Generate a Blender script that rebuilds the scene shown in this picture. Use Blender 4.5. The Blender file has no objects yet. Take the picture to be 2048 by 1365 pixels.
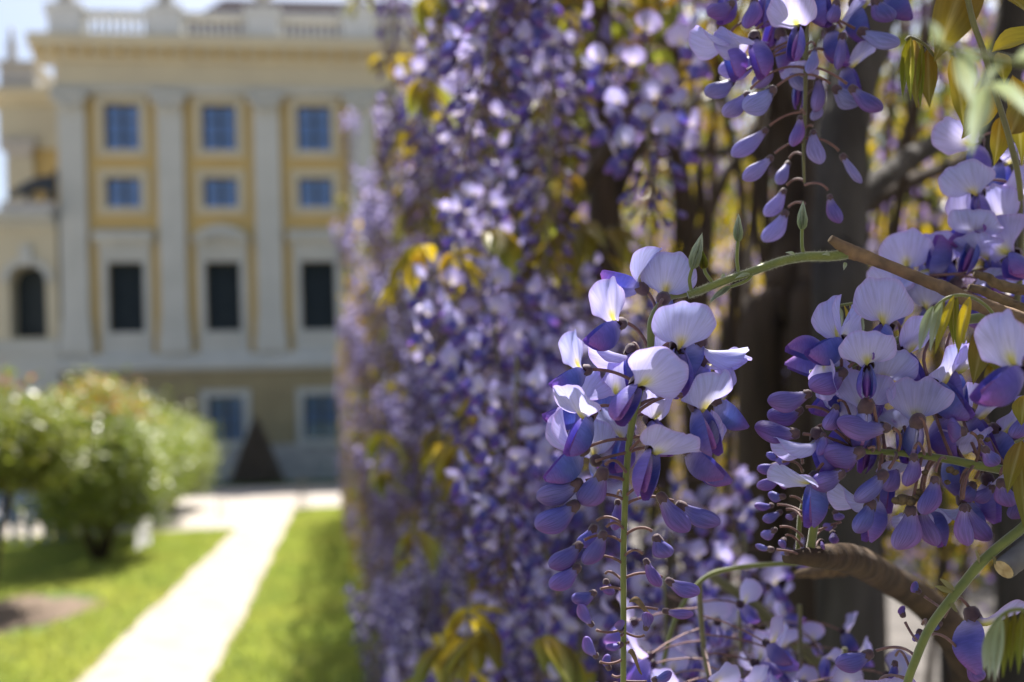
import bpy, math, random
import numpy as np
from mathutils import Vector, Matrix

# ------------------------------------------------------------------ camera, sky, sun, exposure
scn = bpy.context.scene
col_main = scn.collection
FPX = 1991.0                      # focal length in photo pixels (35 mm on a 36 mm sensor)
CX, CY = 1024.0, 873.0            # principal point (level camera with a vertical lens shift)
ROLL = 0.026
EYE = 1.6
cR = Vector((math.cos(ROLL), 0, -math.sin(ROLL)))
cU = Vector((math.sin(ROLL), 0, math.cos(ROLL)))
cY = Vector((0, 1, 0))
CAM = Vector((0, 0, EYE))

cam_d = bpy.data.cameras.new('camera')
cam_d.sensor_width = 36.0
cam_d.lens = 35.0
cam_d.shift_y = (CY - 682.5) / 2048.0
cam_d.clip_start = 0.02
cam_d.clip_end = 2000.0
cam_d.dof.use_dof = True
cam_d.dof.focus_distance = 0.425
cam_d.dof.aperture_fstop = 6.0
cam_d.dof.aperture_blades = 0
cam = bpy.data.objects.new('camera', cam_d)
col_main.objects.link(cam)
M = Matrix.Identity(4)
for i in range(3):
    M[i][0] = cR[i]; M[i][1] = cU[i]; M[i][2] = -cY[i]; M[i][3] = CAM[i]
cam.matrix_world = M
scn.camera = cam

SUN_EL, SUN_AZ = math.radians(60), math.radians(11)     # azimuth from +Y towards +X
world = bpy.data.worlds.new('World')
scn.world = world
world.use_nodes = True
wn = world.node_tree
bg = wn.nodes['Background']
sky = wn.nodes.new('ShaderNodeTexSky')
sky.sky_type = 'NISHITA'
sky.sun_disc = False
sky.sun_elevation = SUN_EL
sky.sun_rotation = SUN_AZ
sky.air_density = 1.0
sky.dust_density = 3.5
sky.ozone_density = 1.0
wn.links.new(sky.outputs[0], bg.inputs[0])
bg.inputs[1].default_value = 0.075
sun_d = bpy.data.lights.new('sun', 'SUN')
sun_d.energy = 5.0
sun_d.angle = math.radians(0.53)
sun_d.color = (1.0, 0.95, 0.87)
sun = bpy.data.objects.new('sun', sun_d)
col_main.objects.link(sun)
sdir = Vector((math.sin(SUN_AZ) * math.cos(SUN_EL), math.cos(SUN_AZ) * math.cos(SUN_EL), math.sin(SUN_EL)))
sun.rotation_euler = sdir.to_track_quat('Z', 'Y').to_euler()
sun.location = (0, 0, 30)
vs = scn.view_settings
vs.view_transform = 'Standard'
vs.look = 'None'
vs.exposure = 1.4
vs.gamma = 1.0
vs.use_curve_mapping = False
scn.cycles.use_denoising = True
scn.cycles.max_bounces = 6
scn.cycles.diffuse_bounces = 3
scn.cycles.glossy_bounces = 2
scn.cycles.transmission_bounces = 6
scn.cycles.sample_clamp_indirect = 6.0

rnd = random.Random(7)

# ------------------------------------------------------------------ helpers
def pix(px, py, d):
    """photo pixel + distance along the view axis -> world point"""
    return CAM + d * (cY + ((px - CX) / FPX) * cR + ((CY - py) / FPX) * cU)

def sv(sx, sy, toward):
    """direction given as right / up / towards the viewer"""
    return (cR * sx + cU * sy - cY * toward).normalized()

PD = Vector((-0.1812, 0.98345, 0)); PL = Vector((0.98345, 0.1812, 0))   # garden path: along, across
def gp(t, w, z=0.0):
    return PD * t + PL * w + Vector((0, 0, z))

class MB:
    def __init__(s):
        s.v = []; s.f = []; s.c = []; s.uv = []
    def n(s):
        return len(s.v)
    def grid(s, pts, cols=None, uvs=None, closed_u=False):
        """pts[j][i] rows of points"""
        b = len(s.v); nj = len(pts); ni = len(pts[0])
        for j in range(nj):
            for i in range(ni):
                s.v.append(tuple(pts[j][i]))
                s.c.append(tuple(cols[j][i]) if cols else (1, 1, 1))
                s.uv.append(uvs[j][i] if uvs else (i / max(1, ni - 1), j / max(1, nj - 1)))
        for j in range(nj - 1):
            for i in range(ni if closed_u else ni - 1):
                i2 = (i + 1) % ni
                s.f.append((b + j * ni + i, b + j * ni + i2, b + (j + 1) * ni + i2, b + (j + 1) * ni + i))
    def poly(s, pts, col=(1, 1, 1)):
        b = len(s.v)
        for k, p in enumerate(pts):
            s.v.append(tuple(p)); s.c.append(tuple(col)); s.uv.append((k / max(1, len(pts)), 0))
        s.f.append(tuple(range(b, b + len(pts))))
    def box(s, x0, x1, y0, y1, z0, z1, col=(1, 1, 1)):
        b = len(s.v)
        for z in (z0, z1):
            for (x, y) in ((x0, y0), (x1, y0), (x1, y1), (x0, y1)):
                s.v.append((x, y, z)); s.c.append(col); s.uv.append((x, z))
        for q in ((0, 3, 2, 1), (4, 5, 6, 7), (0, 1, 5, 4), (1, 2, 6, 5), (2, 3, 7, 6), (3, 0, 4, 7)):
            s.f.append(tuple(b + k for k in q))
    def prism(s, prof, x0, x1, col=(1, 1, 1)):
        """profile of (y,z) points swept along x"""
        b = len(s.v); n = len(prof)
        for x in (x0, x1):
            for (y, z) in prof:
                s.v.append((x, y, z)); s.c.append(col); s.uv.append((x, z))
        for k in range(n):
            k2 = (k + 1) % n
            s.f.append((b + k, b + k2, b + n + k2, b + n + k))
        s.f.append(tuple(b + k for k in reversed(range(n)))); s.f.append(tuple(b + n + k for k in range(n)))
    def lathe(s, prof, n=12, col=(1, 1, 1), c=(0, 0, 0), sq=0.0):
        rows = []
        for (r, z) in prof:
            rows.append([(c[0] + r * math.cos(2 * math.pi * k / n), c[1] + r * math.sin(2 * math.pi * k / n), c[2] + z) for k in range(n)])
        s.grid(rows, [[col] * n for _ in rows], closed_u=True)
        b = len(s.v)
        s.f.append(tuple(b - n + k for k in range(n)))
        s.f.append(tuple(b - n * len(prof) + n - 1 - k for k in range(n)))
    def tube(s, pts, rad, n=8, col=(1, 1, 1), cap=True, bump=0.0, seed=0):
        pts = [Vector(p) for p in pts]; N = len(pts)
        if not hasattr(rad, '__len__'):
            rad = [rad] * N
        rg = random.Random(seed)
        t0 = (pts[1] - pts[0]).normalized()
        ref = Vector((0, 0, 1)) if abs(t0.z) < 0.9 else Vector((1, 0, 0))
        nx = t0.cross(ref).normalized()
        rows = []; ln = 0.0; uvs = []
        for k in range(N):
            t = (pts[min(k + 1, N - 1)] - pts[max(k - 1, 0)])
            t = t.normalized() if t.length > 1e-9 else t0
            nx = (nx - t * nx.dot(t))
            nx = nx.normalized() if nx.length > 1e-6 else t.orthogonal().normalized()
            ny = t.cross(nx)
            if k: ln += (pts[k] - pts[k - 1]).length
            rows.append([pts[k] + (nx * math.cos(2 * math.pi * i / n) + ny * math.sin(2 * math.pi * i / n)) * rad[k] * (1 + bump * rg.uniform(-1, 1)) for i in range(n)])
            uvs.append([(i / n, ln * 10) for i in range(n)])
        cc = col if isinstance(col, list) else [col] * N
        s.grid(rows, [[cc[k]] * n for k in range(N)], uvs, closed_u=True)
        if cap:
            b = len(s.v)
            s.f.append(tuple(b - n + k for k in range(n)))
            s.f.append(tuple(b - n * N + n - 1 - k for k in range(n)))
    def join(s, o, m=None):
        b = len(s.v)
        if m is None:
            s.v += o.v
        else:
            a = np.array(o.v, dtype=float); mm = np.array(m)
            a = a @ mm[:3, :3].T + mm[:3, 3]
            s.v += [tuple(x) for x in a.tolist()]
        s.f += [tuple(k + b for k in f) for f in o.f]
        s.c += o.c; s.uv += o.uv
    def mesh(s, name, mat, smooth=True):
        me = bpy.data.meshes.new(name)
        me.from_pydata(s.v, [], s.f)
        ca = me.color_attributes.new('col', 'FLOAT_COLOR', 'POINT')
        a = np.ones((len(s.v), 4), dtype=np.float32); a[:, :3] = np.array(s.c, dtype=np.float32)
        ca.data.foreach_set('color', a.ravel())
        ul = me.uv_layers.new(name='UVMap')
        li = np.zeros(len(me.loops), dtype=np.int32); me.loops.foreach_get('vertex_index', li)
        ul.data.foreach_set('uv', np.array(s.uv, dtype=np.float32)[li].ravel())
        if smooth:
            me.polygons.foreach_set('use_smooth', np.ones(len(me.polygons), dtype=bool))
        if mat: me.materials.append(mat)
        me.update()
        return me

def link(name, me, parent=None, m=None):
    o = bpy.data.objects.new(name, me)
    col_main.objects.link(o)
    if parent: o.parent = parent
    if m is not None: o.matrix_basis = m
    return o

def tag(o, label=None, cat=None, group=None, kind=None):
    if label: o['label'] = label
    if cat: o['category'] = cat
    if group: o['group'] = group
    if kind: o['kind'] = kind
    return o

def empty(name, loc, m=None):
    o = bpy.data.objects.new(name, None)
    o.empty_display_size = 0.02
    col_main.objects.link(o)
    o.matrix_basis = m if m is not None else Matrix.Translation(loc)
    return o

def copy_tree(o, parent=None):
    c = o.copy(); col_main.objects.link(c); c.parent = parent
    for ch in o.children:
        copy_tree(ch, c)
    return c

def smooth_path(pts, per=6):
    """Catmull-Rom through points; each point may carry extra numbers (radius)"""
    P = [np.array(p, dtype=float) for p in pts]
    out = []
    for i in range(len(P) - 1):
        p0 = P[max(i - 1, 0)]; p1 = P[i]; p2 = P[i + 1]; p3 = P[min(i + 2, len(P) - 1)]
        for k in range(per):
            t = k / per
            out.append(0.5 * ((2 * p1) + (-p0 + p2) * t + (2 * p0 - 5 * p1 + 4 * p2 - p3) * t * t + (-p0 + 3 * p1 - 3 * p2 + p3) * t ** 3))
    out.append(P[-1])
    return out

def frame(F, U, o, s=1.0):
    """matrix with local Y = F, local Z ~ U"""
    F = Vector(F).normalized(); U = Vector(U)
    U = U - F * U.dot(F)
    if U.length < 1e-5: U = F.orthogonal()
    U.normalize()
    X = F.cross(U)
    m = Matrix.Identity(4)
    if not hasattr(s, '__len__'): s = (s, s, s)
    for i in range(3):
        m[i][0] = X[i] * s[0]; m[i][1] = F[i] * s[1]; m[i][2] = U[i] * s[2]; m[i][3] = o[i]
    return m

def sstep(a, b, x):
    t = min(1, max(0, (x - a) / (b - a))); return t * t * (3 - 2 * t)
def mixc(a, b, t):
    return tuple(a[k] + (b[k] - a[k]) * t for k in range(3))

# ------------------------------------------------------------------ materials
def new_mat(name):
    m = bpy.data.materials.new(name); m.use_nodes = True
    nt = m.node_tree
    for n in list(nt.nodes): nt.nodes.remove(n)
    return m, nt, nt.nodes, nt.links

def mat_sheet(name, trans=0.45, rough=0.5, spec=0.3, hue=0.02, val=0.15, vein=None, sat_t=1.15, tscale=1.0, sheen=0.0):
    """thin petals and leaves: colour from the 'col' attribute, light passes through"""
    m, nt, N, L = new_mat(name)
    out = N.new('ShaderNodeOutputMaterial')
    at = N.new('ShaderNodeAttribute'); at.attribute_name = 'col'
    oi = N.new('ShaderNodeObjectInfo')
    hsv = N.new('ShaderNodeHueSaturation')
    L.new(at.outputs['Color'], hsv.inputs['Color'])
    mr = N.new('ShaderNodeMapRange'); mr.inputs[3].default_value = 0.5 - hue; mr.inputs[4].default_value = 0.5 + hue
    L.new(oi.outputs['Random'], mr.inputs[0]); L.new(mr.outputs[0], hsv.inputs['Hue'])
    mu = N.new('ShaderNodeMath'); mu.operation = 'MULTIPLY'; mu.inputs[1].default_value = 7.31
    L.new(oi.outputs['Random'], mu.inputs[0])
    fr = N.new('ShaderNodeMath'); fr.operation = 'FRACT'; L.new(mu.outputs[0], fr.inputs[0])
    mv = N.new('ShaderNodeMapRange'); mv.inputs[3].default_value = 1 - val; mv.inputs[4].default_value = 1 + val
    L.new(fr.outputs[0], mv.inputs[0]); L.new(mv.outputs[0], hsv.inputs['Value'])
    colr = hsv.outputs[0]
    bsdf = N.new('ShaderNodeBsdfPrincipled')
    if vein:
        uv = N.new('ShaderNodeUVMap')
        mp = N.new('ShaderNodeMapping'); mp.inputs['Scale'].default_value = vein[0]
        L.new(uv.outputs[0], mp.inputs[0])
        nz = N.new('ShaderNodeTexNoise'); nz.inputs['Scale'].default_value = 1.0; nz.inputs['Detail'].default_value = 3
        L.new(mp.outputs[0], nz.inputs['Vector'])
        mr2 = N.new('ShaderNodeMapRange'); mr2.inputs[1].default_value = 0.3; mr2.inputs[2].default_value = 0.7
        mr2.inputs[3].default_value = 1 - vein[1]; mr2.inputs[4].default_value = 1 + vein[1] * 0.6
        L.new(nz.outputs['Fac'], mr2.inputs[0])
        mm = N.new('ShaderNodeMix'); mm.data_type = 'RGBA'; mm.blend_type = 'MULTIPLY'; mm.inputs[0].default_value = 1.0
        L.new(colr, mm.inputs[6]); L.new(mr2.outputs[0], mm.inputs[7])
        colr = mm.outputs[2]
        bp = N.new('ShaderNodeBump'); bp.inputs['Strength'].default_value = vein[2]; bp.inputs['Distance'].default_value = 0.001
        L.new(nz.outputs['Fac'], bp.inputs['Height']); L.new(bp.outputs[0], bsdf.inputs['Normal'])
    L.new(colr, bsdf.inputs['Base Color'])
    bsdf.inputs['Roughness'].default_value = rough
    bsdf.inputs['Specular IOR Level'].default_value = spec
    if sheen:
        bsdf.inputs['Sheen Weight'].default_value = sheen; bsdf.inputs['Sheen Roughness'].default_value = 0.4
    tr = N.new('ShaderNodeBsdfTranslucent')
    h2 = N.new('ShaderNodeHueSaturation'); h2.inputs['Saturation'].default_value = sat_t; h2.inputs['Value'].default_value = tscale
    L.new(colr, h2.inputs['Color']); L.new(h2.outputs[0], tr.inputs[0])
    mx = N.new('ShaderNodeMixShader'); mx.inputs[0].default_value = trans
    L.new(bsdf.outputs[0], mx.inputs[1]); L.new(tr.outputs[0], mx.inputs[2])
    L.new(mx.outputs[0], out.inputs[0])
    return m

def mat_solid(name, c1, c2=None, scale=8.0, rough=0.7, bump=0.0, spec=0.3, stretch=(1, 1, 1), detail=4, metal=0.0, coords='Object', sheen=0.0, lo=0.35, hi=0.65, bdist=0.01):
    m, nt, N, L = new_mat(name)
    out = N.new('ShaderNodeOutputMaterial'); b = N.new('ShaderNodeBsdfPrincipled')
    b.inputs['Roughness'].default_value = rough; b.inputs['Specular IOR Level'].default_value = spec; b.inputs['Metallic'].default_value = metal
    if sheen:
        b.inputs['Sheen Weight'].default_value = sheen
    if c2 is None:
        c2 = tuple(x * 0.8 for x in c1)
    tc = N.new('ShaderNodeTexCoord'); mp = N.new('ShaderNodeMapping'); mp.inputs['Scale'].default_value = stretch
    L.new(tc.outputs[coords], mp.inputs[0])
    nz = N.new('ShaderNodeTexNoise'); nz.inputs['Scale'].default_value = scale; nz.inputs['Detail'].default_value = detail
    L.new(mp.outputs[0], nz.inputs['Vector'])
    mr = N.new('ShaderNodeMapRange'); mr.inputs[1].default_value = lo; mr.inputs[2].default_value = hi
    L.new(nz.outputs['Fac'], mr.inputs[0])
    mx = N.new('ShaderNodeMix'); mx.data_type = 'RGBA'
    mx.inputs[6].default_value = (*c1, 1); mx.inputs[7].default_value = (*c2, 1)
    L.new(mr.outputs[0], mx.inputs[0]); L.new(mx.outputs[2], b.inputs['Base Color'])
    if bump:
        bp = N.new('ShaderNodeBump'); bp.inputs['Strength'].default_value = bump; bp.inputs['Distance'].default_value = bdist
        L.new(nz.outputs['Fac'], bp.inputs['Height']); L.new(bp.outputs[0], b.inputs['Normal'])
    L.new(b.outputs[0], out.inputs[0])
    return m

M_banner = mat_sheet('petal_banner', trans=0.45, rough=0.55, spec=0.2, hue=0.012, val=0.08, vein=((26, 2.2, 1), 0.16, 0.16), sat_t=1.1)
M_wing = mat_sheet('petal_wing', trans=0.32, rough=0.5, spec=0.3, hue=0.018, val=0.14, vein=((3, 30, 1), 0.16, 0.12), sat_t=1.15)
M_bud = mat_sheet('petal_bud', trans=0.28, rough=0.5, spec=0.3, hue=0.018, val=0.14, vein=((36, 2.0, 1), 0.36, 0.2), sat_t=1.15, sheen=0.04)
M_bloss = mat_sheet('petal_mass', trans=0.45, rough=0.5, spec=0.3, hue=0.012, val=0.2)
M_leaf = mat_sheet('young_leaf', trans=0.5, rough=0.42, spec=0.45, hue=0.012, val=0.18, vein=((14, 3, 1), 0.16, 0.15), sat_t=1.15)
M_hleaf = mat_sheet('hedge_leaf', trans=0.4, rough=0.36, spec=0.5, hue=0.012, val=0.1, sat_t=1.2)
M_grass = mat_sheet('grass_blade', trans=0.5, rough=0.5, spec=0.3, hue=0.0, val=0.0, sat_t=1.1)
M_silk = mat_sheet('silky_leaf', trans=0.45, rough=0.5, spec=0.35, hue=0.01, val=0.1, vein=((20, 1.5, 1), 0.12, 0.2), sheen=0.6)
M_stem = mat_solid('green_stem', (0.17, 0.19, 0.04), (0.12, 0.145, 0.035), scale=120, rough=0.5, bump=0.15, sheen=0.5, bdist=0.0008)
M_stem2 = mat_solid('olive_stem', (0.15, 0.14, 0.05), (0.11, 0.10, 0.05), scale=120, rough=0.55, bump=0.15, sheen=0.3, bdist=0.0008)
M_pedi = mat_solid('pedicel', (0.20, 0.10, 0.09), (0.13, 0.065, 0.07), scale=300, rough=0.6, sheen=0.2)
M_calyx = mat_solid('calyx', (0.060, 0.032, 0.052), (0.11, 0.065, 0.075), scale=260, rough=0.7, sheen=0.2)
M_twig = mat_solid('twig_bark', (0.24, 0.15, 0.085), (0.13, 0.085, 0.055), scale=160, rough=0.8, bump=0.7, stretch=(1, 1, 1), bdist=0.002)
M_cut = mat_solid('cut_wood', (0.55, 0.42, 0.27), (0.36, 0.25, 0.14), scale=240, rough=0.85, bump=0.4, bdist=0.001)
M_bark = mat_solid('vine_bark', (0.085, 0.06, 0.045), (0.038, 0.028, 0.022), scale=22, rough=0.9, bump=0.9, stretch=(1, 1, 0.18), bdist=0.02)
M_barkg = mat_solid('grey_bark', (0.075, 0.068, 0.066), (0.038, 0.033, 0.032), scale=26, rough=0.9, bump=0.8, stretch=(1, 1, 0.2), bdist=0.02)
M_dead = mat_solid('withered', (0.22, 0.15, 0.08), (0.10, 0.07, 0.045), scale=200, rough=0.9, bump=0.6, bdist=0.002)
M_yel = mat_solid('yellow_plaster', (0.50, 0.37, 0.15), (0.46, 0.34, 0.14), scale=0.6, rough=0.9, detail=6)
M_crm = mat_solid('cream_plaster', (0.50, 0.46, 0.335), (0.46, 0.42, 0.31), scale=0.7, rough=0.9, detail=6)
M_wht = mat_solid('white_plaster', (0.46, 0.47, 0.44), (0.41, 0.42, 0.39), scale=0.9, rough=0.9, detail=6)
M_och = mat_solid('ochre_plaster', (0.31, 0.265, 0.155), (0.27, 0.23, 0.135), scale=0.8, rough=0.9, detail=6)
M_pier = mat_solid('pier_skylit', (0.62, 0.63, 0.61), (0.55, 0.56, 0.545), scale=1.5, rough=0.9)  # white plaster made lighter in colour for the sky light on the balustrade
M_stone = mat_solid('grey_stone', (0.44, 0.42, 0.39), (0.33, 0.32, 0.30), scale=2.5, rough=0.9, detail=6)
M_blind = mat_solid('dark_blind', (0.022, 0.032, 0.036), (0.016, 0.024, 0.028), scale=3, rough=0.5)
M_glass = mat_solid('sky_tinted_glass', (0.12, 0.19, 0.36), (0.10, 0.17, 0.33), scale=1, rough=0.04, spec=0.9, metal=0.22)  # blue of the reflected sky is put into the base colour
M_fram = mat_solid('window_frame', (0.05, 0.055, 0.05), (0.04, 0.045, 0.042), scale=4, rough=0.5)
M_roof = mat_solid('roof_slate', (0.06, 0.05, 0.06), (0.042, 0.036, 0.045), scale=6, rough=0.9, spec=0.05)
M_brnz = mat_solid('bronze', (0.035, 0.04, 0.045), (0.025, 0.03, 0.035), scale=6, rough=0.45, spec=0.4)
M_grav = mat_solid('gravel', (0.36, 0.325, 0.29), (0.295, 0.265, 0.235), scale=6.0, rough=0.95, bump=0.3, detail=10)
M_grav2 = mat_solid('gravel_path', (0.345, 0.305, 0.27), (0.265, 0.235, 0.205), scale=3.0, rough=0.95, bump=0.3, detail=12)
M_soil = mat_solid('soil', (0.17, 0.125, 0.09), (0.11, 0.08, 0.06), scale=5, rough=0.95, bump=0.5, detail=8)
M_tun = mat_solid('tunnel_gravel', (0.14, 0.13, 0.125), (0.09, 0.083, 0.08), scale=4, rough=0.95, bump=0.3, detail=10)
M_lawn = mat_solid('lawn_turf', (0.075, 0.115, 0.02), (0.05, 0.085, 0.017), scale=2.2, rough=0.9, bump=0.3, detail=8)
M_white = mat_solid('white_board', (0.80, 0.79, 0.76), (0.74, 0.73, 0.70), scale=3, rough=0.6)
M_iron = mat_solid('iron', (0.09, 0.085, 0.075), (0.06, 0.055, 0.05), scale=20, rough=0.6)

# ------------------------------------------------------------------ ground
def sheet(name, corners, z, mat, nseg=1):
    mb = MB(); mb.poly([Vector((c.x, c.y, z)) for c in corners])
    o = link(name, mb.mesh(name, mat, False)); tag(o, kind='structure'); return o

sheet('ground', [Vector((-500, -300, 0)), Vector((500, -300, 0)), Vector((500, 900, 0)), Vector((-500, 900, 0))], 0, M_grav)
def strip(name, edge_l, edge_r, z, mat):
    """sheet between two edges given as lists of (t,w)"""
    mb = MB()
    mb.grid([[gp(*a, z), gp(*b, z)] for a, b in zip(edge_l, edge_r)])
    o = link(name, mb.mesh(name, mat, False)); tag(o, kind='structure'); return o
rg = random.Random(3)
ts = [-3 + i * 0.5 for i in range(0, 72)]
def wob(t, s): return 0.012 * math.sin(t * 1.7 + s) + 0.010 * math.sin(t * 4.1 + s * 2)
strip('path', [(t, -1.75 + wob(t, 1)) for t in ts], [(t, -0.79 + wob(t, 4)) for t in ts], 0.006, M_grav2)
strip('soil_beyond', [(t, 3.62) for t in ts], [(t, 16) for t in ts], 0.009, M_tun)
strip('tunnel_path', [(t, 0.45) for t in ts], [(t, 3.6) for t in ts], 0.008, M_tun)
LL = [t for t in ts if t <= 19]
lawn_l = lambda t: -1.75 + wob(t, 1)
strip('lawn_left', [(t, -4.9 - 0.05 * t) for t in LL], [(t, lawn_l(t) - 0.01) for t in LL], 0.010, M_lawn)
LR = [t for t in ts if t <= 24]
strip('lawn_right', [(t, -0.79 + wob(t, 4) + 0.01) for t in LR], [(t, 0.44) for t in LR], 0.012, M_lawn)

def blades(name, area, n, seed):
    rr = np.random.default_rng(seed)
    v = []; f = []; c = []
    (t0, t1, fl, fr_) = area
    tt = t0 + (t1 - t0) * rr.random(n) ** 1.3
    for k in range(n):
        t = tt[k]; w0 = fl(t); w1 = fr_(t)
        w = w0 + (w1 - w0) * rr.random()
        # a ragged patch of bare soil round the foot of the rose bush
        if (t - 10.3) ** 2 / 2.2 + (w + 2.95) ** 2 / 0.5 < 0.6 + 0.5 * rr.random(): continue
        p = gp(t, w, 0.012); a = rr.random() * 6.283; h = 0.03 + 0.05 * rr.random(); wd = 0.009 + 0.007 * rr.random()
        lean = Vector((rr.normal() * 0.02, rr.normal() * 0.02, h)); sx = Vector((math.cos(a), math.sin(a), 0)) * wd
        b = len(v)
        v += [tuple(p - sx), tuple(p + sx), tuple(p + lean)]
        g = rr.random(); pt = 0.5 + 0.5 * math.sin(p.x * 2.3 + math.sin(p.y * 1.7) * 2.0) * math.sin(p.y * 1.1 + p.x); cc = (0.29 + 0.12 * g + 0.10 * pt, 0.37 + 0.10 * g + 0.06 * pt, 0.09 + 0.04 * g + 0.02 * pt)
        if rr.random() < 0.06: cc = (0.34, 0.32, 0.12)
        c += [cc] * 3; f.append((b, b + 1, b + 2))
    mb = MB(); mb.v = v; mb.f = f; mb.c = c; mb.uv = [(0, 0)] * len(v)
    return mb
gm = blades('g', (5.5, 19, lambda t: -4.9 - 0.05 * t, lambda t: lawn_l(t) + 0.03), 52000, 1)
tag(link('grass', gm.mesh('grass', M_grass, False)), 'bright green mown grass between the pale path and the rose bushes', 'grass', kind='stuff')
gm = blades('g', (5.0, 24, lambda t: -0.80 + wob(t, 4), lambda t: 0.44), 26000, 2)
tag(link('grass', gm.mesh('grass', M_grass, False)), 'narrow strip of green grass along the foot of the wisteria', 'grass', kind='stuff')
# soil patch under the rose bush
mb = MB(); pts = []
for k in range(22):
    a = k / 22 * 6.283; r = 1 + 0.25 * math.sin(3 * a + 1) + 0.12 * math.sin(7 * a)
    pts.append(gp(10.3 + 1.2 * r * math.sin(a), -2.95 + 0.6 * r * math.cos(a), 0.018))
mb.poly(pts); tag(link('soil_patch', mb.mesh('soil', M_soil, False)), kind='structure')

# ------------------------------------------------------------------ palace
FA = math.radians(6.4)
fdir = Vector((math.cos(FA), math.sin(FA), 0)); fnrm = Vector((-math.sin(FA), math.cos(FA), 0))
F0 = pix(400, 883, 41.0); F0.z = 0
def fac(px, py, off=0.0):
    d = cY + ((px - CX) / FPX) * cR + ((CY - py) / FPX) * cU
    k = ((F0 + fnrm * off) - CAM).dot(fnrm) / d.dot(fnrm)
    p = CAM + d * k
    return ((p - F0).dot(fdir), p.z)
FM = Matrix.Identity(4)
for i in range(3):
    FM[i][0] = fdir[i]; FM[i][1] = fnrm[i]; FM[i][2] = (0, 0, 1)[i]; FM[i][3] = F0[i]
pal = empty('palace', F0, FM)
tag(pal, 'long yellow baroque palace with white pilasters, balustrade and dark windows', 'palace')
def part(name, mb, mat, parent=pal, smooth=False):
    return link(name, mb.mesh(name, mat, smooth), parent)

S_P1, S_P2, S_P3 = fac(148, 350)[0], fac(346, 350)[0], fac(536, 350)[0]
BAY = (S_P3 - S_P1) / 2
NB = 7
SP = [S_P1 + BAY * k for k in range(NB + 1)]
SW = [S_P1 + BAY * (k + 0.5) for k in range(NB)]
def zz(py): return fac(441, py)[1]
PW = (fac(372, 350)[0] - fac(320, 350)[0]) / 2       # pilaster half width
S0 = SP[0] - PW - 0.10; S1 = SP[-1] + PW + 0.2
Z_rail, Z_bal, Z_cor0, Z_cor1, Z_fr = zz(37), zz(92), zz(97), zz(130), zz(192)
Z_led0, Z_led1 = zz(742), zz(706)
WW = (fac(476, 255)[0] - fac(406, 255)[0]) / 2        # window half width
DEP = 0.35
# wall pieces between openings so that every window is a real recess
zs_up = [(zz(302), zz(210)), (zz(416), zz(356)), (zz(663), zz(524))]
zs_gr = [(zz(882), zz(795))]
def wall_with_holes(z0, z1, holes, y0=0.0, y1=0.6):
    mb = MB()
    edges = [S0] + [e for s in SW for e in (s - WW, s + WW)] + [S1]
    for k in range(0, len(edges), 2):
        mb.box(edges[k], edges[k + 1], y0, y1, z0, z1)
    hs = sorted(holes)
    for s in SW:
        zc = z0
        for (a, b) in hs:
            if a > zc: mb.box(s - WW, s + WW, y0, y1, zc, a)
            zc = b
        if z1 > zc: mb.box(s - WW, s + WW, y0, y1, zc, z1)
    return mb
part('wall', wall_with_holes(Z_led1, Z_fr, zs_up), M_yel)
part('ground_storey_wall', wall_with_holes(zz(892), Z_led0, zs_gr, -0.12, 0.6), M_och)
mb = MB(); mb.box(S0 - 0.03, S1 + 0.03, -0.22, 0.6, 0, zz(892)); part('plinth', mb, M_stone)
# rustication joints are modelled as shallow raised courses
zc0 = zz(892) + 0.04
k = 0
while zc0 < Z_led0 - 0.15:
    z1_ = min(zc0 + 0.42, Z_led0 - 0.02)
    for i in range(NB):
        a = SP[i] if i else S0; b = SP[i + 1]
        a += 0.02
        xs = [(a, SW[i] - WW - 0.34), (SW[i] + WW + 0.34, b - 0.02)] if z1_ > zs_gr[0][0] - 0.2 and zc0 < zs_gr[0][1] + 0.25 else [(a, SW[i] - WW - 0.34), (SW[i] - WW - 0.30, SW[i] + WW + 0.30), (SW[i] + WW + 0.34, b - 0.02)]
        for (xa, xb) in xs:
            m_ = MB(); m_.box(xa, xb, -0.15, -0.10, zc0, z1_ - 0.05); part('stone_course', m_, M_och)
    zc0 = z1_
mb = MB(); mb.prism([(0.3, Z_led0), (-0.30, Z_led0), (-0.38, Z_led0 + 0.15), (-0.30, Z_led1 - 0.25), (-0.20, Z_led1), (0.3, Z_led1)], S0 - 0.12, S1 + 0.12); part('ledge', mb, M_wht)
mb = MB(); mb.box(S0 - 0.02, S1, -0.16, 0.6, Z_fr + 0.002, Z_cor1); part('frieze', mb, M_crm)
mb = MB(); mb.prism([(0.5, Z_cor1 + .002), (-0.25, Z_cor1 + .002), (-0.34, Z_cor1 + 0.2), (-0.95, Z_cor0 - 0.32), (-1.05, Z_cor0 - 0.05), (-1.05, Z_cor0 + 0.12), (0.5, Z_cor0 + 0.12)], S0 - 0.75, S1 + 0.6); part('cornice', mb, M_crm)
mb = MB(); mb.prism([(0.4, Z_fr - 0.02), (-0.20, Z_fr - 0.02), (-0.30, Z_fr + 0.12), (-0.30, Z_fr + 0.26), (0.4, Z_fr + 0.26)], S0 - 0.1, S1 + 0.05); part('architrave', mb, M_wht)
x = S0 - 0.4
mod = MB(); mod.box(-0.10, 0.10, -0.86, -0.28, 0, 0.22)
mod_me = mod.mesh('modillion', M_yel, False)
while x < S1:
    link('modillion', mod_me, pal, Matrix.Translation((x, 0, Z_cor1 + 0.16))); x += 0.62
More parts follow.
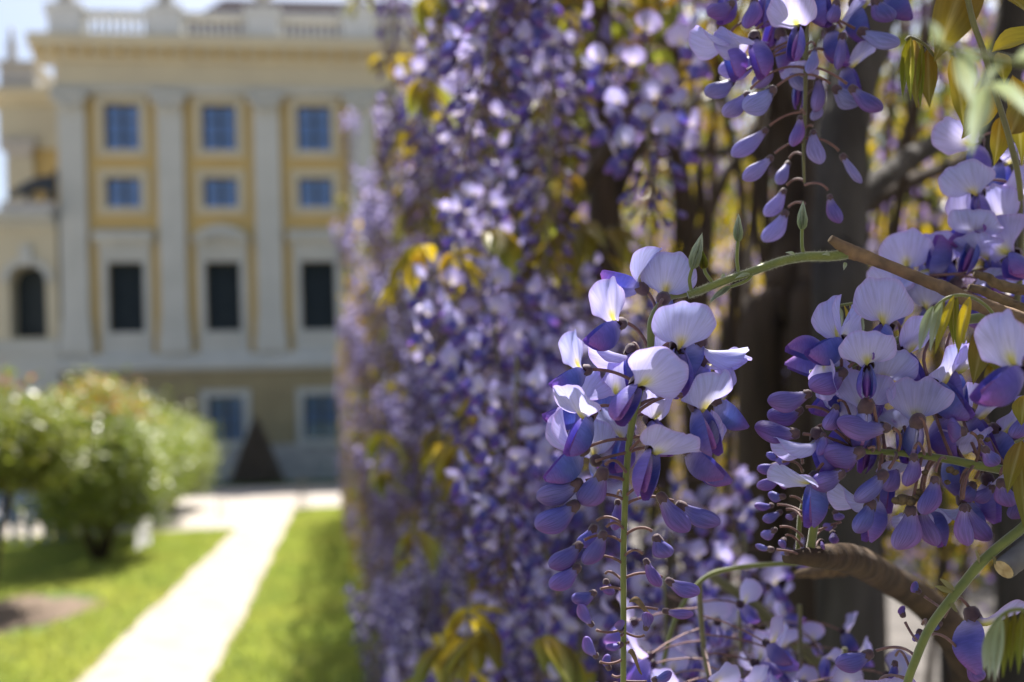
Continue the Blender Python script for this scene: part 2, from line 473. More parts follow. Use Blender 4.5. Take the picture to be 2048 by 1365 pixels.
# pilasters
zpb = zz(640); zpt = zz(232)
for s in SP:
    m_ = MB(); m_.box(s - PW, s + PW, -0.28, 0.05, zpb, zpt); pl = part('pilaster', m_, M_wht)
    c = MB()
    c.grid([[(s + sx * w, y, z) for sx in (-1, -0.5, 0, 0.5, 1)] for (w, y, z) in ((PW, -0.30, zpt), (PW * 1.02, -0.34, zpt + 0.25), (PW * 1.12, -0.42, zpt + 0.5), (PW * 1.32, -0.52, zpt + 0.72))])
    c.box(s - PW * 1.36, s + PW * 1.36, -0.5, 0.05, zpt + 0.72, Z_fr - 0.03)
    for sx in (-1, 1):
        for q in range(3):
            c.lathe([(0.02, -0.02), (0.14, 0.05), (0.17, 0.16), (0.10, 0.27), (0.02, 0.3)], 8, c=(s + sx * PW * (1.12 - 0.42 * q), -0.46, zpt + 0.38 - 0.14 * q))
    link('capital', c.mesh('capital', M_wht), pl)
    b = MB(); b.box(s - PW * 1.22, s + PW * 1.22, -0.36, 0.05, Z_led1 + 0.003, zz(672)); b.box(s - PW * 1.10, s + PW * 1.10, -0.32, 0.05, zz(672), zpb)
    link('pilaster_base', b.mesh('pilaster_base', M_wht, False), pl)
def window(s, z0, z1, surround, hood=None, blind=False, bars=(2, 3), yb=0.0, rm=M_crm):
    """recessed window: surround proud of the wall, frame, glass, bars"""
    fr = 0.30
    m_ = MB()
    if surround:
        yo = yb - 0.09
        m_.box(s - WW - fr, s - WW, yo, yb + 0.05, z0 - fr, z1 + fr)
        m_.box(s + WW, s + WW + fr, yo, yb + 0.05, z0 - fr, z1 + fr)
        m_.box(s - WW, s + WW, yo, yb + 0.05, z1, z1 + fr)
        m_.box(s - WW, s + WW, yo - 0.05, yb + 0.05, z0 - fr, z0)
    w = part('window', m_, rm)
    fm = MB(); e = 0.07
    fm.box(s - WW, s - WW + e, yb + 0.20, yb + 0.28, z0, z1); fm.box(s + WW - e, s + WW, yb + 0.20, yb + 0.28, z0, z1)
    fm.box(s - WW + e, s + WW - e, yb + 0.20, yb + 0.28, z0, z0 + e); fm.box(s - WW + e, s + WW - e, yb + 0.20, yb + 0.28, z1 - e, z1)
    link('window_frame', fm.mesh('window_frame', M_fram, False), w)
    if not blind:
        nx, nz = bars
        bm_ = MB()
        for i in range(1, nx): xx = s - WW + 2 * WW * i / nx; bm_.box(xx - 0.06, xx + 0.06, yb + 0.19, yb + 0.27, z0 + e, z1 - e)
        for j in range(1, nz): zq = z0 + (z1 - z0) * j / nz; bm_.box(s - WW + e, s + WW - e, yb + 0.205, yb + 0.265, zq - 0.03, zq + 0.03)
        link('glazing_bar', bm_.mesh('glazing_bar', M_fram, False), w)
        for i in range(nx):
            for j in range(nz):
                g = MB(); xa = s - WW + 2 * WW * i / nx; xb = s - WW + 2 * WW * (i + 1) / nx; za = z0 + (z1 - z0) * j / nz; zb = z0 + (z1 - z0) * (j + 1) / nz
                tl = rg.uniform(-0.008, 0.008)
                g.v = [(xa, yb + 0.24, za), (xb, yb + 0.24, za), (xb, yb + 0.24 + tl, zb), (xa, yb + 0.24 + tl, zb)]; g.f = [(0, 1, 2, 3)]; g.c = [(1, 1, 1)] * 4; g.uv = [(0, 0)] * 4
                link('pane', g.mesh('pane', M_glass, False), w)
    else:
        sl = MB()
        n = 22
        for j in range(n):
            za = z0 + e + (z1 - z0 - 2 * e) * j / n; zb = z0 + e + (z1 - z0 - 2 * e) * (j + 0.86) / n
            for (xa, xb) in ((s - WW + e, s - 0.03), (s + 0.03, s + WW - e)):
                sl.v += [(xa, yb + 0.22, za), (xb, yb + 0.22, za), (xb, yb + 0.27, zb), (xa, yb + 0.27, zb)]
                q = len(sl.v) - 4; sl.f.append((q, q + 1, q + 2, q + 3)); sl.c += [(1, 1, 1)] * 4; sl.uv += [(0, 0)] * 4
        tag(link('blind_slat', sl.mesh('blind_slat', M_blind, False), w), kind='stuff')
        g = MB(); g.box(s - WW, s + WW, yb + 0.285, yb + 0.32, z0, z1); link('shutter_board', g.mesh('shutter', M_blind, False), w)
    back = MB(); back.box(s - WW, s + WW, yb + 0.33, yb + 0.5, z0, z1); link('window_back', back.mesh('back', M_blind, False), w)
    return w
for i, s in enumerate(SW):
    window(s, *zs_up[0], True, bars=(2, 3))
    window(s, *zs_up[1], True, bars=(2, 2))
    w = window(s, *zs_up[2], True, blind=True, rm=M_wht)
    # lintel panel, hood and sill panel of the tall window
    m_ = MB(); m_.box(s - WW - 0.32, s + WW + 0.32, -0.14, 0.05, zz(524) + 0.31, zz(488)); link('lintel', m_.mesh('lintel', M_wht, False), w)
    h = MB()
    if i % 2 == 0:
        h.prism([(0.05, zz(488)), (-0.30, zz(488)), (-0.46, zz(478)), (-0.46, zz(470)), (-0.2, zz(462)), (0.05, zz(462))], s - WW - 0.45, s + WW + 0.45)
    else:
        rows = []
        for q in range(13):
            a = -1 + 2 * q / 12; arch = zz(482) + (zz(457) - zz(482)) * math.cos(a * math.pi / 2) ** 0.7
            xx = s + a * (WW + 0.42)
            rows.append([(xx, 0.05, zz(488)), (xx, -0.32, zz(488)), (xx, -0.44, arch - 0.1), (xx, -0.44, arch + 0.06), (xx, 0.05, arch + 0.10)])
        h.grid(rows)
        for q in range(5):
            h.lathe([(0.02, 0), (0.16, 0.06), (0.18, 0.16), (0.04, 0.28)], 8, c=(s + (q - 2) * 0.3, -0.44, zz(486) + 0.08 * (2 - abs(q - 2))))
    link('hood', h.mesh('hood', M_wht, False), w)
    m_ = MB(); m_.box(s - WW - 0.30, s + WW + 0.30, -0.12, 0.05, Z_led1 + 0.004, zz(663) - 0.31); link('sill_panel', m_.mesh('sill_panel', M_wht, False), w)
    window(s, *zs_gr[0], True, bars=(2, 3), yb=-0.12, rm=M_wht)
# balustrade on the roof edge
bal = MB(); bal.lathe([(0.10, 0), (0.10, 0.08), (0.05, 0.14), (0.11, 0.36), (0.06, 0.62), (0.045, 0.78), (0.09, 0.86), (0.09, 0.92)], 8)
zb0 = Z_bal + 0.18; zb1 = Z_rail - 0.2
bal_me = bal.mesh('baluster', M_pier)
m_ = MB(); m_.box(S0 - 0.2, S1, -0.62, -0.08, Z_cor0 + 0.122, zb0); part('balustrade_base', m_, M_wht)
m_ = MB(); m_.box(S0 - 0.2, S1, -0.58, -0.12, zb1, Z_rail); part('handrail', m_, M_pier)
for i, s in enumerate(SP):
    m_ = MB(); m_.box(s - PW * 1.25, s + PW * 1.25, -0.70, 0.0, Z_cor0 + 0.124, Z_rail + 0.02); m_.box(s - PW * 1.4, s + PW * 1.4, -0.76, 0.06, Z_rail + 0.02, Z_rail + 0.2)
    pd = part('balustrade_pier', m_, M_pier)
    if i % 2 == 0 and i:
        m_ = MB(); m_.lathe([(0.3, 0), (0.3, 0.1), (0.14, 0.25), (0.2, 0.4), (0.55, 0.85), (0.62, 1.1), (0.5, 1.25), (0.3, 1.4), (0.36, 1.7), (0.1, 1.95)], 14, c=(s, -0.35, Z_rail + 0.2))
        link('urn', m_.mesh('urn', M_stone), pd)
    else:
        m_ = MB(); m_.lathe([(0.42, 0), (0.36, 0.2), (0.28, 0.5), (0.33, 0.9), (0.36, 1.15), (0.12, 1.35), (0.17, 1.5), (0.16, 1.7), (0.05, 1.8)], 12, c=(s, -0.35, Z_rail + 0.2))
        link('statue', m_.mesh('statue', M_stone), pd)
    if i < NB:
        n = 9
        for q in range(n):
            xx = s + PW * 1.25 + (BAY - PW * 2.5) * (q + 0.5) / n
            link('baluster', bal_me, pal, Matrix.Translation((xx, -0.35, zb0)) @ Matrix.Diagonal((1, 1, (zb1 - zb0) / 0.92, 1)))
# roof: hipped slate roof behind the balustrade
rf = MB(); r0 = fac(262, 60, 3.0)[0]; r1 = fac(470, -30, 5.0)[0]; zr0 = Z_cor0; zr1 = zz(-40) + 1.6
rf.v = [(r0, 1.5, zr0), (S1, 1.5, zr0), (S1, 14, zr0), (r0, 14, zr0), (r1 - 0.6, 5.5, zr1), (S1 - 3, 5.5, zr1)]
rf.f = [(0, 1, 5, 4), (1, 2, 5), (2, 3, 4, 5), (3, 0, 4)]; rf.c = [(1, 1, 1)] * 6; rf.uv = [(0, 0)] * 6
part('roof', rf, M_roof)
m_ = MB(); m_.box(S0 + 0.05, S1 - 0.05, 0.61, 14, 0.0, Z_cor0 + 0.1); part('building_core', m_, M_yel)
# grass strip and garden pieces at the foot of the palace
def fpt(s, y, z): return FM @ Vector((s, y, z))
sheet('lawn_palace', [fpt(S0 - 12, -5.0, 0), fpt(S1, -5.0, 0), fpt(S1, -0.3, 0), fpt(S0 - 12, -0.3, 0)], 0.01, M_lawn)

# ------------------------------------------------------------------ side wing with portal and bronze beast
wg = empty('side_wing', F0, FM)
tag(wg, 'tall yellow side wing with stone attic block behind the arched portal', 'building')
OFF = 7.0
def zw(py): return fac(60, py, OFF)[1]
def xw(px): return fac(px, 400, OFF)[0]
m_ = MB(); m_.box(xw(22), xw(190), OFF, OFF + 8, 0, zw(300)); link('wall', m_.mesh('w', M_yel, False), wg)
m_ = MB(); m_.box(xw(4), xw(190), OFF - 0.2, OFF + 8, zw(300) + .002, zw(215)); link('frieze', m_.mesh('w', M_crm, False), wg)
m_ = MB(); m_.prism([(OFF + 7.5, zw(215) + .002), (OFF - 0.3, zw(215) + .002), (OFF - 1.0, zw(196)), (OFF - 1.0, zw(188)), (OFF + 7.5, zw(188))], xw(-12), xw(190)); link('cornice', m_.mesh('w', M_crm, False), wg)
m_ = MB(); m_.box(xw(12), xw(84), OFF - 0.4, OFF + 3, zw(188) + .002, zw(138)); m_.box(xw(7), xw(89), OFF - 0.6, OFF + 3.2, zw(138), zw(131)); link('attic_block', m_.mesh('w', M_stone, False), wg)
m_ = MB(); m_.lathe([(0.4, 0), (0.3, 0.3), (0.2, 0.8), (0.24, 1.2), (0.1, 1.5), (0.14, 1.7), (0.03, 2.1)], 10, c=(xw(22), OFF + 0.6, zw(131))); link('finial', m_.mesh('w', M_stone), wg)
m_ = MB(); m_.box(xw(18), xw(72), OFF - 0.25, OFF + 0.05, 0, zw(318)); pl = link('pilaster', m_.mesh('w', M_crm, False), wg)
m_ = MB()
m_.grid([[(xw(45) + sx * w, y, z) for sx in (-1, 0, 1)] for (w, y, z) in ((0.55, OFF - 0.28, zw(318)), (0.65, OFF - 0.4, zw(305)), (0.85, OFF - 0.5, zw(292)))])
m_.box(xw(10), xw(82), OFF - 0.5, OFF, zw(292), zw(283)); link('capital', m_.mesh('w', M_stone, False), pl)

po = empty('portal', F0, FM)
tag(po, 'yellow portal with a dark round-arched opening beside the palace corner', 'portal')
OP = -0.2
def zp(py): return fac(60, py, OP)[1]
def xp(px): return fac(px, 500, OP)[0]
ax0, ax1 = xp(16), xp(90); zc = zp(565); zs_ = zp(676); acx = (ax0 + ax1) / 2; ar = (ax1 - ax0) / 2
XL, XR = xp(-60), S0 - 0.05
m_ = MB()
m_.box(XL, ax0, OP, OP + 1.2, 0, zp(455)); m_.box(ax1, XR, OP, OP + 1.2, 0, zp(455)); m_.box(ax0, ax1, OP, OP + 1.2, 0, zs_)
prev = None
for q in range(17):
    a = math.pi - math.pi * q / 16; x_, z_ = acx + ar * math.cos(a), zc + ar * math.sin(a)
    if prev:
        b = len(m_.v)
        for y in (OP, OP + 1.2):
            m_.v += [(prev[0], y, prev[1]), (x_, y, z_), (x_, y, zp(455)), (prev[0], y, zp(455))]
        m_.c += [(1, 1, 1)] * 8; m_.uv += [(0, 0)] * 8
        m_.f += [(b, b + 1, b + 2, b + 3), (b + 4, b + 7, b + 6, b + 5), (b, b + 4, b + 5, b + 1)]
    prev = (x_, z_)
link('wall', m_.mesh('w', M_crm, False), po)
m_ = MB(); m_.box(ax0 - 0.02, ax1 + 0.02, OP + 0.9, OP + 1.1, zs_ - 0.1, zc + ar + 0.1); link('arch_shutter', m_.mesh('w', M_blind, False), po)
m_ = MB()
rows = []
for q in range(17):
    a = math.pi - math.pi * q / 16
    rows.append([(acx + r_ * math.cos(a), y, zc + r_ * math.sin(a)) for (r_, y) in ((ar + 0.02, OP + 0.02), (ar + 0.02, OP - 0.10), (ar + 0.3, OP - 0.10), (ar + 0.3, OP + 0.02))])
m_.grid(rows); m_.box(acx - 0.22, acx + 0.22, OP - 0.2, OP + 0.02, zc + ar - 0.05, zc + ar + 0.75); link('arch_moulding', m_.mesh('w', M_wht, False), po)
m_ = MB(); m_.prism([(OP + 1.3, zp(455) + .002), (OP - 0.1, zp(455) + .002), (OP - 0.2, zp(448)), (OP - 0.75, zp(440)), (OP - 0.75, zp(430)), (OP + 1.3, zp(430))], XL, XR + 0.0); link('entablature', m_.mesh('w', M_wht, False), po)
m_ = MB(); m_.box(XL, XR, OP - 0.18, OP + 0.02, zp(705), zp(684)); m_.box(XL, XR, OP - 0.12, OP + 0.02, 0, zp(705)); link('ledge', m_.mesh('w', M_wht, False), po)

def skin_body(name, verts, edges, radii, mat, parent=None, sub=2, root=0):
    me = bpy.data.meshes.new(name); me.from_pydata([tuple(v) for v in verts], edges, [])
    o = bpy.data.objects.new(name, me); col_main.objects.link(o)
    if parent: o.parent = parent
    md = o.modifiers.new('skin', 'SKIN'); md.use_smooth_shade = True
    for k, r in enumerate(radii):
        sk = me.skin_vertices[0].data[k]; sk.radius = (r, r) if not hasattr(r, '__len__') else r
        sk.use_root = (k == root)
    sb = o.modifiers.new('sub', 'SUBSURF'); sb.levels = sub; sb.render_levels = sub
    me.materials.append(mat)
    return o
# crouching bronze beast on the entablature, head lowered away from the palace corner
bz = zp(430) + 0.35; bx0 = xp(24); sc_ = (xp(112) - xp(24)) / 1.9
BV = [(1.75, 0, 0.95), (1.25, 0, 1.02), (0.75, 0, 0.92), (0.40, 0, 0.66), (0.14, 0, 0.42), (-0.02, 0, 0.33),
      (1.85, .22, 0.5), (1.72, .24, 0.02), (1.85, -.22, 0.5), (1.72, -.24, 0.02),
      (0.78, .24, 0.48), (0.62, .24, 0.02), (0.80, -.24, 0.48), (0.90, -.24, 0.02),
      (1.98, 0, 1.25), (2.02, 0, 1.62)]
BE = [(0, 1), (1, 2), (2, 3), (3, 4), (4, 5), (0, 6), (6, 7), (0, 8), (8, 9), (2, 10), (10, 11), (2, 12), (12, 13), (0, 14), (14, 15)]
BR_ = [0.34, 0.32, 0.32, 0.20, 0.17, 0.09, 0.16, 0.09, 0.16, 0.09, 0.13, 0.08, 0.13, 0.08, 0.13, 0.06]
bo = skin_body('bronze_statue', [(v[0] * sc_, v[1] * sc_, v[2] * sc_) for v in BV], BE, [r * sc_ for r in BR_], M_brnz)
bo.matrix_basis = FM @ Matrix.Translation((bx0, OP - 0.15, bz))
mb = MB(); mb.box(bx0 - 0.2, bx0 + 2.05 * sc_, OP - 0.6, OP + 0.3, zp(430) + .002, bz + 0.05); link('plinth', mb.mesh('plinth', M_stone, False), po)
tag(bo, 'dark bronze beast with lowered head on top of the arched portal', 'statue')

# ------------------------------------------------------------------ garden furniture near the palace
def ground_at(px, py):
    d = cY + ((px - CX) / FPX) * cR + ((CY - py) / FPX) * cU
    k = -EYE / d.z
    return CAM + d * k
# conical obelisk of brown laths
c0 = ground_at(515, 968); c0.z = 0; dd = (c0 - CAM).length
H_ = (968 - 842) / FPX * dd; R_ = 50 / FPX * dd
ob = empty('cone_topiary', c0); tag(ob, 'dark brown pointed cone topiary standing before the palace wall', 'topiary')
m_ = MB(); rr = np.random.default_rng(5)
for k in range(5200):
    h = rr.random() ** 1.5; a = rr.random() * 6.283; r = R_ * (1 - h) ** 0.85 * (0.86 + 0.16 * rr.random())
    p = Vector((r * math.cos(a), r * math.sin(a), 0.12 + h * H_ * 0.97)); s_ = 0.05 + 0.04 * rr.random()
    n1 = Vector((rr.normal(), rr.normal(), rr.normal())).normalized(); n2 = n1.orthogonal().normalized()
    g = rr.random(); m_.poly([p - n1 * s_, p + n2 * s_ * 0.5, p + n1 * s_, p - n2 * s_ * 0.5], (0.17 + 0.09 * g, 0.14 + 0.07 * g, 0.105 + 0.05 * g))
tag(link('crown', m_.mesh('cone', M_grass, False), ob), kind='stuff')
m_ = MB(); m_.lathe([(R_ * 0.82, 0.1), (R_ * 0.6, H_ * 0.33), (R_ * 0.3, H_ * 0.66), (0.02, H_ * 0.93)], 14, (0.05, 0.04, 0.026)); link('inner_branches', m_.mesh('cone_core', M_soil), ob)
m_ = MB(); m_.tube([(0, 0, 0), (0, 0, 0.3)], [0.09, 0.08], 8); link('trunk', m_.mesh('tr', M_bark), ob)
# pale stone benches / troughs under the windows
def bench(px0, px1, py0, py1, label, name='stone_bench'):
    a = ground_at(px0, py1); b = ground_at(px1, py1); a.z = b.z = 0
    dv = b - a; L_ = dv.length; H2 = (py1 - py0) / FPX * (a - CAM).length
    m = frame(Vector((-dv.y, dv.x, 0)), (0, 0, 1), a)
    # local X along the bench
    e = empty(name, a, m); tag(e, label, 'bench')
    s_ = -1 if (m @ Vector((1, 0, 0)) - a).dot(dv) < 0 else 1
    def bx(nm, x0, x1, y0, y1, z0, z1):
        q = MB(); xa, xb = sorted((s_ * x0, s_ * x1)); q.box(xa, xb, y0, y1, z0, z1); link(nm, q.mesh(nm, M_wht, False), e)
    bx('seat', 0, L_, 0, 0.5, H2 * 0.42, H2 * 0.5)
    bx('leg', 0.12, 0.3, 0.05, 0.45, 0, H2 * 0.42); bx('leg', L_ - 0.3, L_ - 0.12, 0.05, 0.45, 0, H2 * 0.42); bx('leg', L_ / 2 - 0.1, L_ / 2 + 0.1, 0.05, 0.45, 0, H2 * 0.42)
    n = 7
    for k in range(n):
        bx('backrest_slat', 0.05 + (L_ - 0.1) * k / n, 0.05 + (L_ - 0.1) * (k + 0.6) / n, 0.42, 0.47, H2 * 0.5, H2 * 0.93)
    bx('backrest_rail', 0, L_, 0.40, 0.49, H2 * 0.93, H2)
bench(412, 478, 892, 962, 'pale slatted garden bench beside the brown cone topiary')
bench(590, 655, 888, 960, 'pale slatted garden bench under the window beyond the cone topiary')
# thin iron stakes by the path
for k, (px, py, h) in enumerate(((597, 1032, 62), (607, 1028, 66), (617, 1026, 60), (603, 1012, 50), (437, 1042, 46), (448, 1038, 40))):
    p = ground_at(px, py); p.z = 0; d_ = (p - CAM).length
    e = empty('iron_stake', p); tag(e, 'thin iron stake with a ring top at the edge of the path', 'stake', 'iron stakes along the path edge')
    hh = h / FPX * d_
    m_ = MB(); m_.tube([(0, 0, -0.02), (0, 0, hh)], [0.014, 0.010], 6); link('rod', m_.mesh('rod', M_iron), e)
    m_ = MB(); m_.tube([(0.035 * math.cos(q / 10 * 6.283), 0, hh + 0.032 + 0.035 * math.sin(q / 10 * 6.283)) for q in range(11)], 0.007, 5, cap=False); link('ring', m_.mesh('ring', M_iron), e)
# white leaning plate on a short post
p = ground_at(294, 1104); p.z = 0; d_ = (p - CAM).length
e = empty('plant_sign', p); tag(e, 'small white plant sign leaning on a short post in the grass', 'sign')
h0 = 62 / FPX * d_
m_ = MB(); m_.tube([(0.02, 0.03, -0.02), (-0.10, 0.03, h0 * 0.95)], 0.012, 6); link('post', m_.mesh('post', M_iron), e)
m_ = MB(); m_.box(-0.12, 0.12, -0.012, 0.012, -0.33, 0.33); o = link('plate', m_.mesh('plate', M_white, False), e, Matrix.Translation((-0.045, -0.01, h0 * 0.56)) @ Matrix.Rotation(math.radians(-26), 4, 'Y') @ Matrix.Rotation(math.radians(-52), 4, 'X'))
bv = o.modifiers.new('b', 'BEVEL'); bv.width = 0.03; bv.segments = 3; bv.limit_method = 'ANGLE'

# two visitors on a low seat beyond the bushes, seen through the leaves
def person(px, py, shirt, trousers, label, hat=None, turn=0.0):
    g = ground_at(px, py); g.z = 0
    m = Matrix.Translation(g) @ Matrix.Rotation(turn, 4, 'Z')
    V = [(0, 0, 0.50), (0, 0.03, 0.72), (0, 0.02, 0.98), (0, 0.0, 1.08), (0, -0.03, 1.2),
         (0.17, 0.0, 0.96), (0.24, -0.10, 0.72), (0.14, -0.30, 0.60), (-0.17, 0.0, 0.96), (-0.24, -0.10, 0.72), (-0.14, -0.30, 0.60),
         (0.11, -0.05, 0.48), (0.13, -0.46, 0.48), (0.13, -0.44, 0.08), (0.13, -0.58, 0.04),
         (-0.11, -0.05, 0.48), (-0.13, -0.46, 0.48), (-0.13, -0.44, 0.08), (-0.13, -0.58, 0.04)]
    E = [(0, 1), (1, 2), (2, 3), (3, 4), (2, 5), (5, 6), (6, 7), (2, 8), (8, 9), (9, 10), (0, 11), (11, 12), (12, 13), (13, 14), (0, 15), (15, 16), (16, 17), (17, 18)]
    R = [(0.17, 0.13), (0.16, 0.12), (0.17, 0.11), 0.055, 0.095, 0.065, 0.05, 0.036, 0.065, 0.05, 0.036, 0.09, 0.07, 0.05, 0.045, 0.09, 0.07, 0.05, 0.045]
    ms, nt, N, L = new_mat('clothes_' + trousers[0])
    out = N.new('ShaderNodeOutputMaterial'); b = N.new('ShaderNodeBsdfPrincipled'); tc = N.new('ShaderNodeTexCoord'); sp = N.new('ShaderNodeSeparateXYZ')
    L.new(tc.outputs['Object'], sp.inputs[0]); cr = N.new('ShaderNodeValToRGB'); L.new(sp.outputs['Z'], cr.inputs[0])
    cr.color_ramp.interpolation = 'CONSTANT'
    els = cr.color_ramp.elements; els[0].position = 0.0; els[0].color = (0.5, 0.5, 0.52, 1); els[1].position = 0.09; els[1].color = (*trousers[1], 1)
    q = els.new(0.545); q.color = (*shirt, 1); 
    q = els.new(1.0); q.color = (0.45, 0.28, 0.2, 1)
    L.new(cr.outputs[0], b.inputs['Base Color']); b.inputs['Roughness'].default_value = 0.85; L.new(b.outputs[0], out.inputs[0])
    o = skin_body('person', V, E, R, ms); o.matrix_basis = m; tag(o, label, 'person')
    hm = MB(); hm.lathe([(0.02, 0.13), (0.07, 0.11), (0.112, 0.03), (0.115, -0.03), (0.10, -0.07)], 12, c=(0, 0.0, 1.24))
    if hat: hm.prism([(-0.02, 1.25), (-0.22, 1.24), (-0.22, 1.225), (-0.02, 1.23)], -0.07, 0.07)
    link('cap' if hat else 'hair', hm.mesh('cap', mat_solid('headwear', hat or (0.05, 0.035, 0.025)), True), o)
    return g
g1 = person(72, 1086, (0.34, 0.38, 0.66), ('a', (0.30, 0.34, 0.55)), 'seated person in a pale blue shirt and blue cap behind the bushes', (0.06, 0.12, 0.45), 0.5)
g2 = person(22, 1088, (0.14, 0.22, 0.33), ('b', (0.20, 0.25, 0.33)), 'seated person in a dull teal top behind the bushes', None, 0.3)
mid = (g1 + g2) / 2
e = empty('garden_seat', mid); tag(e, 'low backless stone seat under the two seated people', 'bench')
m_ = MB(); m_.box(-0.9, 0.9, -0.22, 0.3, 0.34, 0.42); link('seat', m_.mesh('s', M_stone, False), e)
for sx in (-0.7, 0.7):
    m_ = MB(); m_.box(sx - 0.1, sx + 0.1, -0.15, 0.25, 0, 0.34); link('leg', m_.mesh('s', M_stone, False), e)

# ------------------------------------------------------------------ rose bushes (left)
def bush(t, w, rw, rt, z0, z1, n, label, seed, stems=5, red=0.0, lean=(0, 0)):
    rr = np.random.default_rng(seed)
    b = gp(t, w); e = empty('rose_bush', b)
    tag(e, label, 'bush', 'rose bushes along the lawn')
    mb = MB()
    zc = (z0 + z1) / 2; hz = (z1 - z0) / 2
    # clumps: leaves gather round a few dozen twig ends
    cl = []
    for k in range(70):
        d = rr.normal(size=3); d /= np.linalg.norm(d); q = 0.55 + 0.45 * rr.random() ** 0.5
        cl.append((d * q, 0.20 + 0.12 * rr.random()))
    for k in range(n):
        cd, cr_ = cl[rr.integers(70)]
        o_ = rr.normal(size=3) * cr_ * 0.8
        u = cd + o_
        u[2] = max(-1.0, u[2])
        p = PD * (u[0] * rt) + PL * (u[1] * rw) + Vector((0, 0, zc + u[2] * hz))
        L_ = 0.034 + 0.026 * rr.random()
        n1 = Vector((rr.normal(), rr.normal(), rr.normal() * 0.6)).normalized(); n2 = n1.cross(Vector((rr.normal() * .5, rr.normal() * .5, 1))).normalized()
        g = rr.random()
        c = (0.15 + 0.12 * g, 0.20 + 0.12 * g, 0.05 + 0.035 * g)
        if rr.random() < 0.10: c = (0.26, 0.27, 0.05)
        if u[2] > 0.62 and rr.random() < red: c = (0.42, 0.20, 0.08)
        fold = n1.cross(n2) * L_ * 0.25
        b0 = len(mb.v)
        mb.v += [tuple(p - n1 * L_), tuple(p + n2 * L_ * 0.6 + fold), tuple(p + n1 * L_ * 1.05), tuple(p - n2 * L_ * 0.6 + fold)]
        mb.c += [c] * 4; mb.uv += [(0, 0)] * 4
        mb.f += [(b0, b0 + 1, b0 + 2), (b0, b0 + 2, b0 + 3)]
    tag(link('crown', mb.mesh('crown', M_hleaf, False), e), kind='stuff')
    for k in range(stems):
        a = k / stems * 6.283 + rr.random(); 
        top = PD * (rt * 0.6 * math.cos(a)) + PL * (rw * 0.6 * math.sin(a)) + Vector((0, 0, zc + 0.2 * rr.random()))
        base = Vector((0.05 * math.cos(a), 0.05 * math.sin(a), -0.03))
        m1 = base.lerp(top, 0.45) + Vector((rr.normal() * 0.06, rr.normal() * 0.06, 0.12))
        pts = smooth_path([tuple(base) + (0.038,), tuple(m1) + (0.026,), tuple(top) + (0.010,)], 6)
        mt = MB(); mt.tube([q[:3] for q in pts], [q[3] for q in pts], 7, bump=0.1, seed=k); link('stem', mt.mesh('stem', M_bark), e)
    return e
bush(10.6, -3.4, 0.78, 1.35, 1.2, 2.36, 10500, 'leafy rose bush with reddish tips rising from bare soil', 1, 6, 0.3)
bush(14.6, -3.15, 0.80, 1.6, 0.50, 2.36, 13500, 'dense rose bush with reddish tips next to the soil patch', 2, 6, 0.3)
bush(17.4, -3.7, 0.85, 1.8, 0.42, 2.36, 13500, 'dense rose bush behind the small white plant sign', 3, 6, 0.15)
bush(21.2, -3.75, 0.85, 2.1, 0.40, 2.32, 13500, 'rose bush beyond the end of the lawn', 4, 6, 0.05)
bush(25.6, -3.8, 0.88, 2.2, 0.40, 2.28, 13500, 'last rose bush of the row towards the palace', 5, 6, 0.0)

# ------------------------------------------------------------------ wisteria flower pieces (local: Y = keel direction, Z = banner up)
PALE = (0.52, 0.50, 0.86); PALE_B = (0.42, 0.43, 0.84); WHITE = (0.74, 0.71, 0.84); YEL = (0.66, 0.60, 0.16); LILAC = (0.50, 0.36, 0.74)
BLUE = (0.115, 0.115, 0.49); VIO = (0.21, 0.115, 0.42); PURP = (0.31, 0.12, 0.42); BUDB = (0.135, 0.115, 0.45); BUDT = (0.24, 0.115, 0.40)

